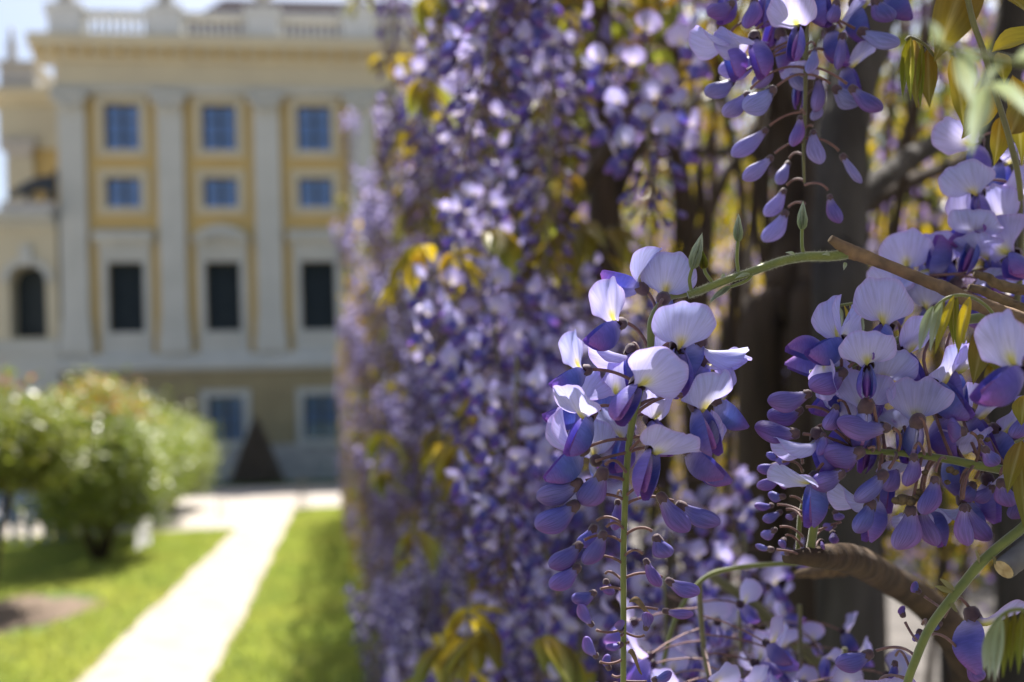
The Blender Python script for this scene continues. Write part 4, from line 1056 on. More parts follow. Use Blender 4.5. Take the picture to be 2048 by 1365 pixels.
# small bud raceme trailing down on the near side of the cluster
D3 = 0.462
sm = empty('wisteria_raceme', pix(1640, 920, D3)); tag(sm, 'thick green stalk carrying tiny reddish violet buds below the broad cluster', 'raceme')
stalk(sm, [(pix(x, y, D3), r) for (x, y, r) in ((1655, 900, .0020), (1638, 990, .0020), (1627, 1060, .0020), (1619, 1118, .0021))], M_stem)
stalk(sm, [(pix(x, y, D3 + .006), r) for (x, y, r) in ((1625, 960, .0012), (1603, 1020, .0012), (1597, 1075, .0011), (1596, 1116, .0012))], M_stem)
z6 = lambda x, y: (1480 + x * 0.2198, 820 + y * 0.2198)
for k, (c, t, w) in enumerate([((330, 500), (168, 572), 95), ((360, 610), (178, 732), 110), ((455, 635), (368, 705), 90), ((400, 790), (258, 800), 90), ((290, 870), (135, 892), 75), ((370, 930), (208, 1012), 95), ((320, 1090), (198, 1162), 90), ((290, 1270), (138, 1255), 55),
        ((360, 400), (245, 430), 90), ((480, 420), (345, 500), 100), ((440, 1300), (380, 1320), 60), ((400, 1180), (370, 1240), 90), ((500, 950), (420, 990), 80), ((860, 930), (930, 1000), 90), ((860, 1050), (760, 1090), 80), ((840, 1110), (870, 1220), 85), ((740, 1200), (760, 1270), 60), ((820, 830), (720, 900), 80)]):
    cp, tp = z6(*c), z6(*t); ax_ = 1605 if cp[0] < 1615 else 1628
    hero_bud(sm, pix(*cp, D3 + rv.uniform(-.008, .008)), pix(*tp, D3 + rv.uniform(-.008, .008)), w * .2198 * px2m(D3), pix(ax_, cp[1] + 14, D3), rv.choice((0, 1, 2)), cs=1.1)

# raceme at the edge of the frame
D4 = 0.52
fr_ = empty('wisteria_raceme', pix(2020, 250, D4)); tag(fr_, 'pale blue wisteria raceme with turned-back petals below the bronze leaves', 'raceme')
AXF = [(2010, 240), (2026, 300), (2036, 350), (2040, 430), (2040, 540), (2030, 640)]
stalk(fr_, [(pix(x, y, D4), 0.0018) for (x, y) in AXF], M_stem2, 10)
for (b, dd, F, U, s, bv_) in [((1956, 286), -.006, (-0.45, -0.85, 0.3), (-0.85, 0.35, 0.2), 1.12, 2), ((1957, 384), -.008, (-0.3, -0.85, 0.45), (-0.6, 0.55, 0.3), 1.12, 0), ((1948, 450), .006, (-0.85, -0.25, 0.3), (-0.2, 0.9, 0.2), 1.0, 3), ((1955, 470), -.004, (-0.5, -0.8, 0.3), (0.2, 0.9, 0.2), 1.1, 0),
        ((2019, 452), -.010, (-0.2, -0.2, -0.8), (-0.2, 0.95, 0.2), 1.15, 0), ((2010, 400), .010, (0.3, -0.5, 0.4), (0.0, 0.95, 0.2), 1.1, 1), ((2030, 510), -.012, (-0.5, -0.3, 0.5), (-0.1, 0.6, -0.5), 1.2, 4), ((1985, 510), .0, (-0.3, -0.85, 0.3), (-0.4, 0.8, 0.1), 1.1, 0), ((1864, 556), .0, (-0.15, 0.9, 0.25), (-0.9, 0.1, 0.0), 1.05, 1),
        ((1812, 548), .006, (0.3, 0.3, -0.7), (-0.1, 0.9, 0.3), 1.1, 0), ((1910, 570), .002, (-0.2, -0.6, -0.5), (0.1, 0.95, 0.3), 1.15, 1), ((1950, 580), .008, (0.2, -0.7, 0.3), (0.1, 0.9, 0.2), 1.1, 0), ((1860, 610), .010, (-0.4, -0.7, 0.3), (-0.1, 0.9, 0.2), 1.1, 1), ((1800, 590), .012, (-0.5, -0.6, 0.3), (-0.2, 0.9, 0.2), 1.1, 0), ((2000, 320), .012, (0.2, -0.8, 0.2), (0.0, 0.9, 0.2), 1.05, 1), ((2040, 560), .01, (0.2, -0.8, 0.3), (0.0, 0.9, 0.2), 1.1, 0), ((1990, 590), .014, (0.2, -0.8, 0.3), (0.0, 0.9, 0.2), 1.1, 1), ((2035, 640), .016, (0.2, -0.8, 0.3), (0.0, 0.9, 0.2), 1.1, 0), ((1900, 520), .016, (-0.4, -0.7, 0.3), (-0.3, 0.9, 0.2), 1.1, 0)]:
    y_ = min(630, max(250, b[1] - 10)); hero_flower(fr_, pix(*b, D4 + dd), sv(*F), sv(*U), s, pix(path_at_y(AXF, y_), y_, D4), bv_)

# big flower close to the lens at the frame edge
near = empty('wisteria_raceme', pix(2120, 700, 0.365)); tag(near, 'large close lilac flower with a vivid blue keel and yellow throat, beside a bronze leaf', 'raceme')
stalk(near, [(pix(2120, 640, .365), .0016), (pix(2115, 760, .365), .0016), (pix(2105, 900, .365), .0012)], M_stem)
hero_flower(near, pix(2046, 738, 0.362), sv(-0.92, -0.25, 0.25), sv(-0.62, 0.75, 0.1), 1.08, pix(2116, 740, .365), 2, 1, 4)
hero_flower(near, pix(2100, 850, 0.368), sv(0.5, -0.6, 0.3), sv(0.2, 0.9, 0.1), 1.0, pix(2110, 840, .365), 0, 0)

# flowers on the lower green stem
D5 = 0.44
low = empty('wisteria_raceme', pix(2048, 1052, D5 - .02)); tag(low, 'sparse wisteria raceme on a slanting thick green stem near the sawn branch', 'raceme')
AXL = [(2085, 1010, .0021), (2048, 1053, .0021), (1970, 1118, .0021), (1909, 1190, .0020), (1861, 1254, .0019), (1835, 1310, .0018), (1812, 1375, .0017), (1800, 1440, .0016)]
stalk(low, [(pix(x, y, D5 - .02), r) for (x, y, r) in AXL], M_stem, 12)
hero_flower(low, pix(1945, 1232, D5), sv(0.15, -0.75, 0.3), sv(0.75, 0.55, 0.2), 1.2, pix(1880, 1228, D5 - .02), 0, 0)
hero_flower(low, pix(1755, 1405, D5 + .01), sv(0.0, -0.6, 0.7), sv(0.0, 0.95, 0.1), 1.2, pix(1818, 1360, D5 - .02), 0, 0)
for (c, t, w, a) in [((1740, 1308), (1676, 1340), 40, (1830, 1312)), ((1838, 1184), (1822, 1170), 20, (1890, 1222)), ((1806, 1232), (1800, 1214), 18, (1845, 1290)), ((1840, 1262), (1832, 1285), 16, (1850, 1278)), ((1880, 1246), (1868, 1262), 16, (1893, 1212)), ((1790, 1325), (1786, 1360), 18, (1822, 1345)), ((1938, 1328), (1960, 1365), 36, (1850, 1275))]:
    hero_bud(low, pix(*c, D5), pix(*t, D5), w * px2m(D5), pix(*a, D5 - .02), 0, cs=1.1)
for (x, y, x2, y2) in ((1909, 1180, 1880, 1158), (1898, 1200, 1915, 1225), (1905, 1185, 1870, 1172), (1962, 1128, 1950, 1100), (1985, 1106, 1992, 1130)):
    A, B = pix(x, y, D5 - .021), pix(x2, y2, D5 - .024); RT = Vector(low.matrix_basis.translation)
    mb = MB(); rows = []
    for j in range(6):
        q = j / 5; wd = 0.0016 * math.sin(math.pi * (0.12 + 0.84 * q)); c = A.lerp(B, q) - RT
        rows.append([c + Vector((0.5, 0.6, 0.6)) * wd * xx for xx in (-1, 0, 1)])
    mb.grid(rows, [[(0.30, 0.27, 0.12)] * 3] * 6); link('bract', mb.mesh('bract', M_silk), low)

# ------------------------------------------------------------------ leaves
BRONZE = (0.27, 0.185, 0.04); OLIVE = (0.22, 0.20, 0.035); GREENY = (0.24, 0.28, 0.06); PALEG = (0.42, 0.48, 0.38); GOLD = (0.56, 0.44, 0.075)
def leaflet_mb(nu, nv, fold=0.5, curve=0.3, c0=BRONZE, c1=OLIVE, tipc=None):
    """unit leaflet along Y (length 1, half width 0.19), folded along the midrib (local Z up)"""
    rows, cols, uvs = [], [], []
    for j in range(nv):
        a = j / (nv - 1)
        w = 0.20 * (math.sin(math.pi * min(1, a ** 0.80)) ** 0.85) * (1 - 0.35 * sstep(0.6, 1, a)) + 0.004
        r_, c_, u_ = [], [], []
        for i in range(nu):
            b = -1 + 2 * i / (nu - 1)
            x = w * b * math.cos(fold); z = abs(b) * w * math.sin(fold) - curve * a * a * 0.4 + 0.012 * math.sin(a * 14 + b * 2) * abs(b)
            r_.append((x, a, z)); c = mixc(c0, c1, sstep(0.1, 0.9, a)); 
            if abs(b) < 0.12: c = mixc(c, (0.5, 0.45, 0.2), 0.45)
            c_.append(c); u_.append((0.5 + b * 0.5 + a * 0.3 * (1 if b > 0 else -1), a))
        rows.append(r_); cols.append(c_); uvs.append(u_)
    mb = MB(); mb.grid(rows, cols, uvs); return mb
LF_B = leaflet_mb(9, 12, 0.35, 0.15, BRONZE, OLIVE).mesh('leaflet', M_leaf)
LF_F = leaflet_mb(9, 12, 0.95, 0.25, OLIVE, GREENY).mesh('leaflet', M_leaf)
LF_P = leaflet_mb(9, 12, 0.8, 0.25, (0.33, 0.38, 0.22), PALEG).mesh('leaflet', M_silk)
LF_Y = leaflet_mb(9, 12, 0.7, 0.2, GOLD, (0.40, 0.36, 0.06)).mesh('leaflet', M_leaf)
def hand_leaf(label, rach, leafs, d, me, mat=M_stem, face=(0.2, 0.2, 1.0), name='wisteria_leaf', rr=.0007, wscale=1.0):
    """a pinnate leaf placed in the scene: rachis points (px,py,dd) and leaflets (base px, tip px, width px, dd, mesh)"""
    p0 = pix(rach[0][0], rach[0][1], d + rach[0][2]); e = empty(name, p0); tag(e, label, 'leaf')
    stalk(e, [(pix(x, y, d + q), rr) for (x, y, q) in rach], mat, 7, 'leaf_stalk')
    for lf in leafs:
        (bx, by), (tx, ty), w, dd = lf[:4]; mm = lf[4] if len(lf) > 4 else me
        fc = lf[5] if len(lf) > 5 else face
        B = pix(bx, by, d + dd); T = pix(tx, ty, d + dd + rv.uniform(-.003, .003)); L_ = (T - B).length
        k = w * px2m(d) / 0.38 * wscale
        link('leaflet', mm, e, frame(T - B, sv(*fc), B - p0, (k, L_, k)))
    return e
hand_leaf('young silky green leaf with drooping folded leaflets and two sunlit yellow ones', [(1998, 645, 0), (1972, 612, -.004), (1940, 594, -.008), (1908, 592, -.010), (1880, 606, -.010), (1858, 632, -.008)],
    [((1866, 612), (1836, 705), 26, -.010, LF_P), ((1885, 603), (1858, 702), 24, -.012, LF_P), ((1890, 600), (1870, 700), 20, -.006, LF_F), ((1908, 592), (1868, 708), 22, -.012, LF_Y), ((1908, 594), (1906, 692), 24, -.008, LF_F), ((1915, 594), (1912, 698), 22, -.002, LF_F), ((1940, 594), (1914, 708), 28, -.010, LF_Y), ((1938, 596), (1925, 690), 20, -.004, LF_F)], 0.40, LF_P, face=(-0.6, 0.2, 0.8))  # gold mesh puts sunlight into the colour of two leaflets
hand_leaf('small pale yellow leaf with curled leaflets behind the big pale banner', [(1725, 600, .0), (1712, 606, 0), (1695, 609, 0), (1675, 613, 0), (1665, 622, 0)],
    [((1714, 608), (1730, 680), 16, 0, LF_P), ((1706, 608), (1725, 672), 15, 0, LF_Y), ((1698, 610), (1712, 672), 15, 0, LF_Y), ((1688, 611), (1698, 668), 15, -.004, LF_Y), ((1678, 613), (1685, 660), 14, -.004, LF_P), ((1668, 620), (1676, 655), 13, 0, LF_P)], 0.462, LF_Y, face=(0.8, 0.1, 0.5))
hand_leaf('large bronze leaf with broad leaflets hanging in the frame corner', [(1928, -40, .0), (1945, 40, 0), (1970, 112, 0), (1992, 190, 0), (2015, 265, .004), (2034, 340, .01), (2042, 400, .02)],
    [((1938, -70), (1875, 120), 96, .004, LF_B), ((1985, 175), (1928, 275), 62, .006, LF_B), ((1905, 110), (1935, 265), 56, .012, LF_B), ((1984, 105), (2110, 62), 66, .0, LF_Y, (0.2, 0.6, 0.8)), ((1960, -30), (2100, 40), 90, .006, LF_B, (0.2, 0.6, 0.8)), ((2020, 270), (2055, 190), 60, .01, LF_B), ((2000, 235), (1992, 330), 44, .014, LF_B), ((2025, 150), (2050, 330), 60, .02, LF_B), ((1996, 105), (2012, 165), 40, .012, LF_B)], 0.45, LF_B, M_stem2, (0.15, 0.2, 1.0), rr=.0013)  # the gold leaflet is the sunlit one, its sunlight put into the colour
hand_leaf('olive young leaf with folded leaflets hanging tightly together by the bronze leaf', [(1868, 112, .0), (1850, 90, 0), (1822, 75, 0), (1812, 80, 0)],
    [((1820, 76), (1803, 195), 30, 0, LF_F), ((1822, 76), (1820, 200), 30, -.004, LF_F), ((1828, 78), (1832, 215), 26, .004, LF_B), ((1845, 90), (1840, 215), 26, 0, LF_F), ((1856, 98), (1858, 215), 36, .004, LF_B)], 0.465, LF_F, M_stem2, (-0.5, 0.2, 0.8))
hand_leaf('blurred pale silvery green leaf close to the lens', [(2130, 150, .0), (2048, 128, 0), (1960, 112, 0), (1905, 100, 0), (1865, 85, 0)],
    [((1915, 98), (1945, 205), 60, 0), ((1880, 92), (1862, 40), 26, 0), ((1975, 168), (1940, 305), 56, .004), ((1975, 170), (2075, 235), 50, .004), ((2010, 120), (1960, 180), 24, 0), ((2030, 128), (2100, 100), 40, 0)], 0.235, LF_P, M_stem, (-0.3, 0.4, 0.8))
hand_leaf('silky pale green young leaf drooping at the foot of the thick green stem', [(2085, 1250, .0), (2050, 1222, 0), (2020, 1222, 0), (1995, 1240, 0), (1980, 1262, 0)],
    [((1985, 1250), (1966, 1345), 26, 0), ((1993, 1240), (1976, 1362), 28, -.004), ((2003, 1232), (1988, 1368), 28, -.006), ((2015, 1224), (2005, 1360), 28, -.004, LF_F), ((2030, 1222), (2020, 1345), 26, 0, LF_F), ((2046, 1222), (2036, 1350), 28, -.004, LF_F), ((2060, 1228), (2054, 1350), 28, 0)], 0.34, LF_P, M_stem, (-0.5, 0.2, 0.8))
hand_leaf('bronze folded leaf dangling in front of the level green stalk', [(2078, 860, 0), (2058, 872, 0), (2040, 880, 0), (2030, 885, 0)],
    [((2044, 880), (2012, 985), 40, 0, LF_B), ((2040, 885), (2050, 1070), 34, .004, LF_B), ((2052, 790), (2040, 850), 40, .006, LF_B)], 0.41, LF_B, M_stem2, (-0.7, 0.2, 0.6))
hand_leaf('single bronze leaf behind the large close lilac flower', [(2010, 640, 0), (1985, 642, 0), (1965, 650, 0)],
    [((1972, 645), (1947, 768), 46, 0, LF_B), ((1990, 645), (2010, 760), 70, .004, LF_B), ((1995, 720), (1972, 780), 30, .006, LF_B)], 0.395, LF_B, M_stem2, (-0.3, 0.2, 0.9))

# ------------------------------------------------------------------ green shoot, brown branch, cut branches
sh = empty('green_shoot', pix(1690, 512, 0.425)); tag(sh, 'hairy bright green shoot with upright furled leaf tips growing from the brown branch', 'shoot')
SHP = [(1694, 508, .0022), (1660, 513, .0021), (1610, 514, .0020), (1560, 524, .0019), (1500, 545, .0018), (1450, 562, .0017), (1405, 580, .0017), (1376, 590, .0016)]
stalk(sh, [(pix(x, y, .425), r) for (x, y, r) in SHP], M_stem, 14, 'stem')
def tip(stalkpts, b, t, w, me=LF_P):
    stalk(sh, [(pix(x, y, .425), r) for (x, y, r) in stalkpts], M_stem, 8, 'leaf_stalk')
    RT = Vector(sh.matrix_basis.translation); B = pix(*b, .425); T = pix(*t, .425); L_ = (T - B).length; k = w * px2m(.425) / 0.38
    for q in range(8):
        a = q / 8 * 6.283 + 0.4; sp = Vector((math.cos(a), math.sin(a), 0)) * L_ * (0.06 + 0.07 * ((q * 3) % 5) / 4)
        link('furled_leaf', me, sh, frame(T + sp * 0.8 - B, sp + Vector((0, 0, 0.001)), B + sp * 0.15 - RT, (k * 0.48, L_ * (0.62 + 0.38 * ((q * 7) % 5) / 4), k * 0.48)))
tip([(1607, 512, .0009), (1604, 490, .0008), (1604, 458, .0008)], (1604, 462), (1606, 402), 36)
tip([(1478, 552, .0009), (1474, 520, .0008), (1476, 482, .0008)], (1476, 486), (1477, 428), 34)
tip([(1383, 585, .0008), (1379, 560, .0008), (1385, 535, .0007)], (1384, 540), (1404, 466), 44)
tip([(1425, 566, .0008), (1412, 548, .0008), (1408, 536, .0007)], (1408, 540), (1406, 502), 34, LF_F)
tip([(1505, 548, .0008), (1492, 562, .0008), (1462, 574, .0007)], (1464, 573), (1416, 604), 32)
for (x, y, x2, y2) in ((1590, 512, 1572, 504), (1500, 548, 1470, 556), (1660, 512, 1646, 508), (1690, 525, 1688, 540), (1450, 550, 1442, 556)):
    RT = Vector(sh.matrix_basis.translation); A, B = pix(x, y, .422), pix(x2, y2, .421)
    link('bract', LF_P, sh, frame(B - A, sv(0, 0.4, 0.8), A - RT, (0.006, (B - A).length, 0.006)))
# fine silky hairs along the shoot
hm = MB(); rq = np.random.default_rng(9); RT = Vector(sh.matrix_basis.translation)
qs = smooth_path([tuple(pix(x, y, .425) - RT) + (r,) for (x, y, r) in SHP], 8)
for k in range(1500):
    i = rq.integers(len(qs) - 1); f = rq.random(); p = Vector(qs[i][:3]).lerp(Vector(qs[i + 1][:3]), f); r = qs[i][3]
    d = Vector(rq.normal(size=3)).normalized(); t = (Vector(qs[i + 1][:3]) - Vector(qs[i][:3])).normalized(); d = (d - t * d.dot(t)).normalized()
    a = p + d * r * 0.95; b = a + (d + t * 0.6 * rq.normal()).normalized() * (0.0007 + 0.0006 * rq.random()); sx = t * 0.00004
    n0 = len(hm.v); hm.v += [tuple(a - sx), tuple(a + sx), tuple(b)]; hm.c += [(0.7, 0.72, 0.5)] * 3; hm.uv += [(0, 0)] * 3; hm.f.append((n0, n0 + 1, n0 + 2))
tag(link('hairs', hm.mesh('hairs', M_grass, False), sh), kind='stuff')

def branch(name, label, pts, d, mat=M_twig, n=12, cut=None, bump=0.06, cat='branch'):
    e = empty(name, pix(pts[0][0], pts[0][1], d + pts[0][3])); tag(e, label, cat)
    stalk(e, [(pix(x, y, d + dd), r * px2m(d)) for (x, y, r, dd) in pts], mat, n, 'bark', bump)
    if cut is not None:
        a = pix(pts[0][0], pts[0][1], d + pts[0][3]); b = pix(pts[1][0], pts[1][1], d + pts[1][3]); ax = (a - b).normalized()
        r = pts[0][2] * px2m(d) * 0.94; s1 = ax.orthogonal().normalized(); s2 = ax.cross(s1); mb = MB()
        RT = Vector(e.matrix_basis.translation)
        mb.grid([[a - RT + ax * (0.0006 - 0.0004 * rr_) + (s1 * math.cos(k / 14 * 6.283) + s2 * math.sin(k / 14 * 6.283)) * r * rr_ for k in range(14)] for rr_ in (0.05, 0.4, 0.75, 1.0)], closed_u=True)
        link('cut_face', mb.mesh('cut', M_cut), e)
    return e
branch('brown_branch', 'slim brown branch with a snapped end running under the bronze leaves', [(1661, 478, 8, -.002), (1690, 497, 13, -.001), (1705, 505, 15, 0), (1760, 525, 12, 0), (1860, 566, 12, -.002), (1885, 575, 14, -.003), (1930, 598, 14, -.006), (2000, 625, 16, -.01), (2110, 665, 18, -.014)], 0.425, cut=True)
branch('brown_branch', 'rough grey twig crossing above the slim brown branch', [(1938, 574, 6, 0), (1965, 582, 9, 0), (2010, 602, 9, 0), (2110, 640, 11, 0)], 0.445, M_dead, cut=True, bump=0.2)
branch('brown_branch', 'knobbly grey twig with a broken tip among the pale blue petals', [(1948, 548, 5, 0), (1975, 556, 9, 0), (2005, 572, 10, 0), (2100, 590, 12, 0)], 0.46, M_dead, cut=True, bump=0.25)
branch('sawn_branch', 'thick grey branch with a pale round sawn end', [(2008, 1139, 22, -.004), (2040, 1110, 24, 0), (2090, 1060, 26, .006), (2150, 1010, 27, .01)], 0.42, mat_solid('grey_twig', (0.20, 0.19, 0.19), (0.13, 0.12, 0.125), scale=90, rough=0.85, bump=0.6, bdist=0.002), cut=True, bump=0.04)
branch('woody_stem', 'thick brown vine stem arching down behind the thick green stem', [(1570, 1116, 8, -.155), (1622, 1114, 15, -.158), (1705, 1120, 26, -.10), (1780, 1160, 30, .0), (1850, 1205, 34, .04), (1900, 1260, 38, .04), (1940, 1330, 42, .04), (1960, 1420, 44, .04)], 0.62, mat_solid('stem_bark', (0.12, 0.08, 0.05), (0.055, 0.038, 0.028), scale=70, rough=0.9, bump=0.8, detail=8, bdist=0.004), 20, bump=0.015)
branch('woody_stem', 'forked brown vine stub beneath the broad cluster', [(1590, 1150, 6, 0), (1650, 1140, 16, 0), (1720, 1128, 20, .02), (1760, 1140, 20, .04)], 0.62, M_dead, 12, bump=0.2)
branch('grey_stem', 'pale grey-green vine stem slanting down among the lower blossoms', [(1420, 1150, 9, 0), (1500, 1205, 12, 0), (1560, 1260, 13, 0), (1620, 1310, 14, 0), (1680, 1380, 15, 0)], 0.72, M_stem2, 10)
branch('green_runner', 'thin green runner crossing behind the hanging buds', [(1385, 1180, 5, 0), (1420, 1150, 5, 0), (1480, 1135, 5, 0), (1560, 1128, 5, 0), (1650, 1125, 5, 0)], 0.56, M_stem, 8)
branch('green_runner', 'thin green runner drooping between the lower blossoms', [(1318, 1365, 5, 0), (1350, 1240, 5, 0), (1400, 1165, 5, 0), (1440, 1140, 5, 0)], 0.6, M_stem, 8)

# ------------------------------------------------------------------ the wisteria wall: racemes for the middle distance and beyond
def bark_tube(pts, n=10, bump=0.1, seed=0, per=5):
    q = smooth_path(pts, per); mb = MB(); mb.tube([x[:3] for x in q], [x[3] for x in q], n, bump=bump, seed=seed); return mb

def low_flower(n, nu, nv, var):
    mb = MB()
    mb.join([banner_mb(n, 0.2, 0, 1.0, 0.5, wide=1.05), banner_mb(n, 0.6, -0.1, 1.2, 2.0), banner_mb(n, 0.1, 0.5, 0.8, 3.0)][var % 3])
    mb.join(wing_mb(nu, nv, 1, 1.1, 0.2)); mb.join(wing_mb(nu, nv, -1, 1.1, 0.2)); 
    mb.join(calyx_mb(6, False))
    return mb
def low_bud(n, nv, var):
    mb = MB(); b = bud_mb(n, nv, 0.3 + 0.3 * var, 1.0, 0, 0.12 * var)
    mb.join(b, Matrix.Diagonal((0.017, 0.018, 0.017, 1))); mb.join(calyx_mb(6, False)); return mb
def shade_dimmed(mb, k=0.95):  # wall flowers darkened and greyed in colour for the shade they hang in
    mb.c = [mixc((c[0] * k, c[1] * k * 0.95, c[2] * k), ((c[0] + c[1] + c[2]) / 3 * k,) * 3, 0.14) for c in mb.c]; return mb
LO_F = [shade_dimmed(low_flower(7, 4, 6, v)) for v in range(3)]; LO_B = [shade_dimmed(low_bud(8, 7, v), 0.85) for v in range(2)]
XO_F = [shade_dimmed(low_flower(4, 3, 4, v)) for v in range(3)]; XO_B = [shade_dimmed(low_bud(5, 5, v), 0.85) for v in range(2)]
LO_FM = [b.mesh('flower', M_bloss) for b in LO_F]; LO_BM = [b.mesh('flower_bud', M_bloss) for b in LO_B]

def raceme_plan(L_, n, openf, seed, width=1.0, bend=0.02):
    """returns (axis points with radius, [(kind, variant, matrix, attach, base)])"""
    rq = np.random.default_rng(seed)
    bx, by = rq.normal(size=2) * bend
    axis = lambda a: Vector((bx * a * a, by * a * a, -L_ * a))
    items = []
    for i in range(n):
        a = ((i + 0.5) / n) ** 0.92
        az = i * 2.39996 + rq.normal() * 0.25
        rad = Vector((math.cos(az), math.sin(az), 0))
        is_open = a < openf + rq.normal() * 0.05
        r = (0.030 * (1 - a) + 0.011) * (0.75 + 0.5 * rq.random()) * width
        drop = -0.004 - 0.008 * a + rq.normal() * 0.004
        att = axis(max(0, a - 0.02)); base = axis(a) + rad * r + Vector((0, 0, drop))
        if is_open:
            F = rad * 0.75 + Vector((rq.normal() * .2, rq.normal() * .2, -0.45 + rq.normal() * .2)); U = Vector((rq.normal() * .45, rq.normal() * .45, 1)) + rad * 0.15
            s = 0.92 + 0.12 * rq.normal() * 0.6; kind = 'f'
        else:
            b_ = (a - openf) / (1 - openf + 1e-6)
            F = rad * (0.55 + 0.25 * rq.random()) + Vector((0, 0, -0.8 + 0.7 * max(0, b_ - 0.7))); U = Vector((rq.normal() * .3, rq.normal() * .3, 1))
            s = max(0.35, 1.05 - 0.62 * b_) * (0.9 + 0.2 * rq.random()); kind = 'b'
        items.append((kind, int(rq.integers(3)), frame(F, U, base, s), att, base))
    ax = [tuple(axis(k / 6)) + (0.0018 - 0.0009 * k / 6,) for k in range(7)]
    ax = [(0, 0, 0.012, 0.0018)] + ax
    return ax, items

def raceme_split(name, seed, L_, n, openf, width=1.0):
    """raceme whose flowers are parts of their own (sharing a few meshes)"""
    ax, items = raceme_plan(L_, n, openf, seed, width)
    e = empty(name, (0, 0, 0)); 
    mb = bark_tube(ax, 6, 0.0, 0, 3); link('stalk', mb.mesh('stalk', M_stem2), e)
    pm = MB()
    for (k, v, m, att, base) in items:
        link('flower' if k == 'f' else 'flower_bud', (LO_FM if k == 'f' else LO_BM)[v % (3 if k == 'f' else 2)], e, m)
        pm.tube(bez(base, (base + att) / 2 + Vector((0, 0, 0.004)), att, 4), 0.0007, 3, (0.3, 0.17, 0.14), False)
    tag(link('pedicels', pm.mesh('pedicels', M_pedi), e), kind='stuff')
    return e
def raceme_joined_mb(seed, L_, n, openf, width=1.0, lo=True, fs=1.0):
    ax, items = raceme_plan(L_, n, openf, seed, width); mb = MB()
    for (k, v, m, att, base) in items:
        src = ((LO_F if lo else XO_F) if k == 'f' else (LO_B if lo else XO_B)); mb.join(src[v % len(src)], m @ Matrix.Scale(fs, 4))
        mb.tube([base, att], 0.0006, 3, (0.25, 0.15, 0.12), False)
    return mb, ax
def raceme_joined(name, seed, L_, n, openf, width=1.0, lo=True, fs=1.0):
    mb, ax = raceme_joined_mb(seed, L_, n, openf, width, lo, fs)
    e = empty(name, (0, 0, 0)); st = bark_tube(ax, 5, 0.0, 0, 3); link('stalk', st.mesh('stalk', M_stem), e)
    tag(link('blossoms', mb.mesh('blossoms', M_bloss), e), kind='stuff'); return e

SPLIT = [raceme_split('wisteria_raceme', 11, 0.22, 60, 0.50), raceme_split('wisteria_raceme', 12, 0.28, 70, 0.38), raceme_split('wisteria_raceme', 13, 0.18, 50, 0.65, 1.1), raceme_split('wisteria_raceme', 14, 0.32, 76, 0.30, 0.95)]
JOIN = [raceme_joined('wisteria_raceme', 31, 0.24, 84, 0.5, 1.0, True, .8), raceme_joined('wisteria_raceme', 32, 0.30, 96, 0.36, 1.0, True, .8), raceme_joined('wisteria_raceme', 33, 0.20, 72, 0.65, 1.05, True, .8), raceme_joined('wisteria_raceme', 34, 0.35, 104, 0.28, 0.95, True, .8), raceme_joined('wisteria_raceme', 35, 0.27, 86, 0.08, 0.85, True, .85)]
USED = set()
def place_raceme(proto, pos, rz, s, label, group, tilt=0.0):
    if id(proto) in USED: o = copy_tree(proto)
    else: o = proto; USED.add(id(proto))
    o.matrix_basis = Matrix.Translation(pos) @ Matrix.Rotation(rz, 4, 'Z') @ Matrix.Rotation(tilt, 4, 'X') @ Matrix.Scale(s, 4)
    tag(o, label, 'raceme', group)
    return o

def wall_point(px, py, w):
    """point on the hanging curtain: pixel plus the offset w of that spot from the path line"""
    d = cY + ((px - CX) / FPX) * cR + ((CY - py) / FPX) * cU
    k = w / d.dot(PL); return CAM + d * k

rw = random.Random(5)
# racemes one can pick out by where they hang
SPEC = [  # proto, px, py(top), distance, scale, label
 (1, 905, 548, 1.08, 1.05, 'wisteria raceme with sunlit white top flowers under the glowing yellow leaf', .25), (0, 985, 560, 1.02, 1.10, 'pale lavender raceme beside the sunlit white-topped raceme', 0),
 (3, 1100, 25, 1.12, 1.10, 'long dense lavender raceme hanging beside the dark vine trunk', 0), (2, 1290, 62, 1.0, 1.12, 'short cone of pale lilac flowers hanging alone before the vine trunks', 0),
 (1, 955, 205, 1.35, 1.15, 'pale raceme with glinting petals above the olive leaf tufts', 0), (0, 1040, 640, 1.05, 1.0, 'violet raceme hanging close behind the glowing yellow leaf', 0)]
for (k, px, py, d, s, lab, tl) in SPEC:
    place_raceme(SPLIT[k], pix(px, py, d), rw.uniform(0, 6), s, lab, None, tl)
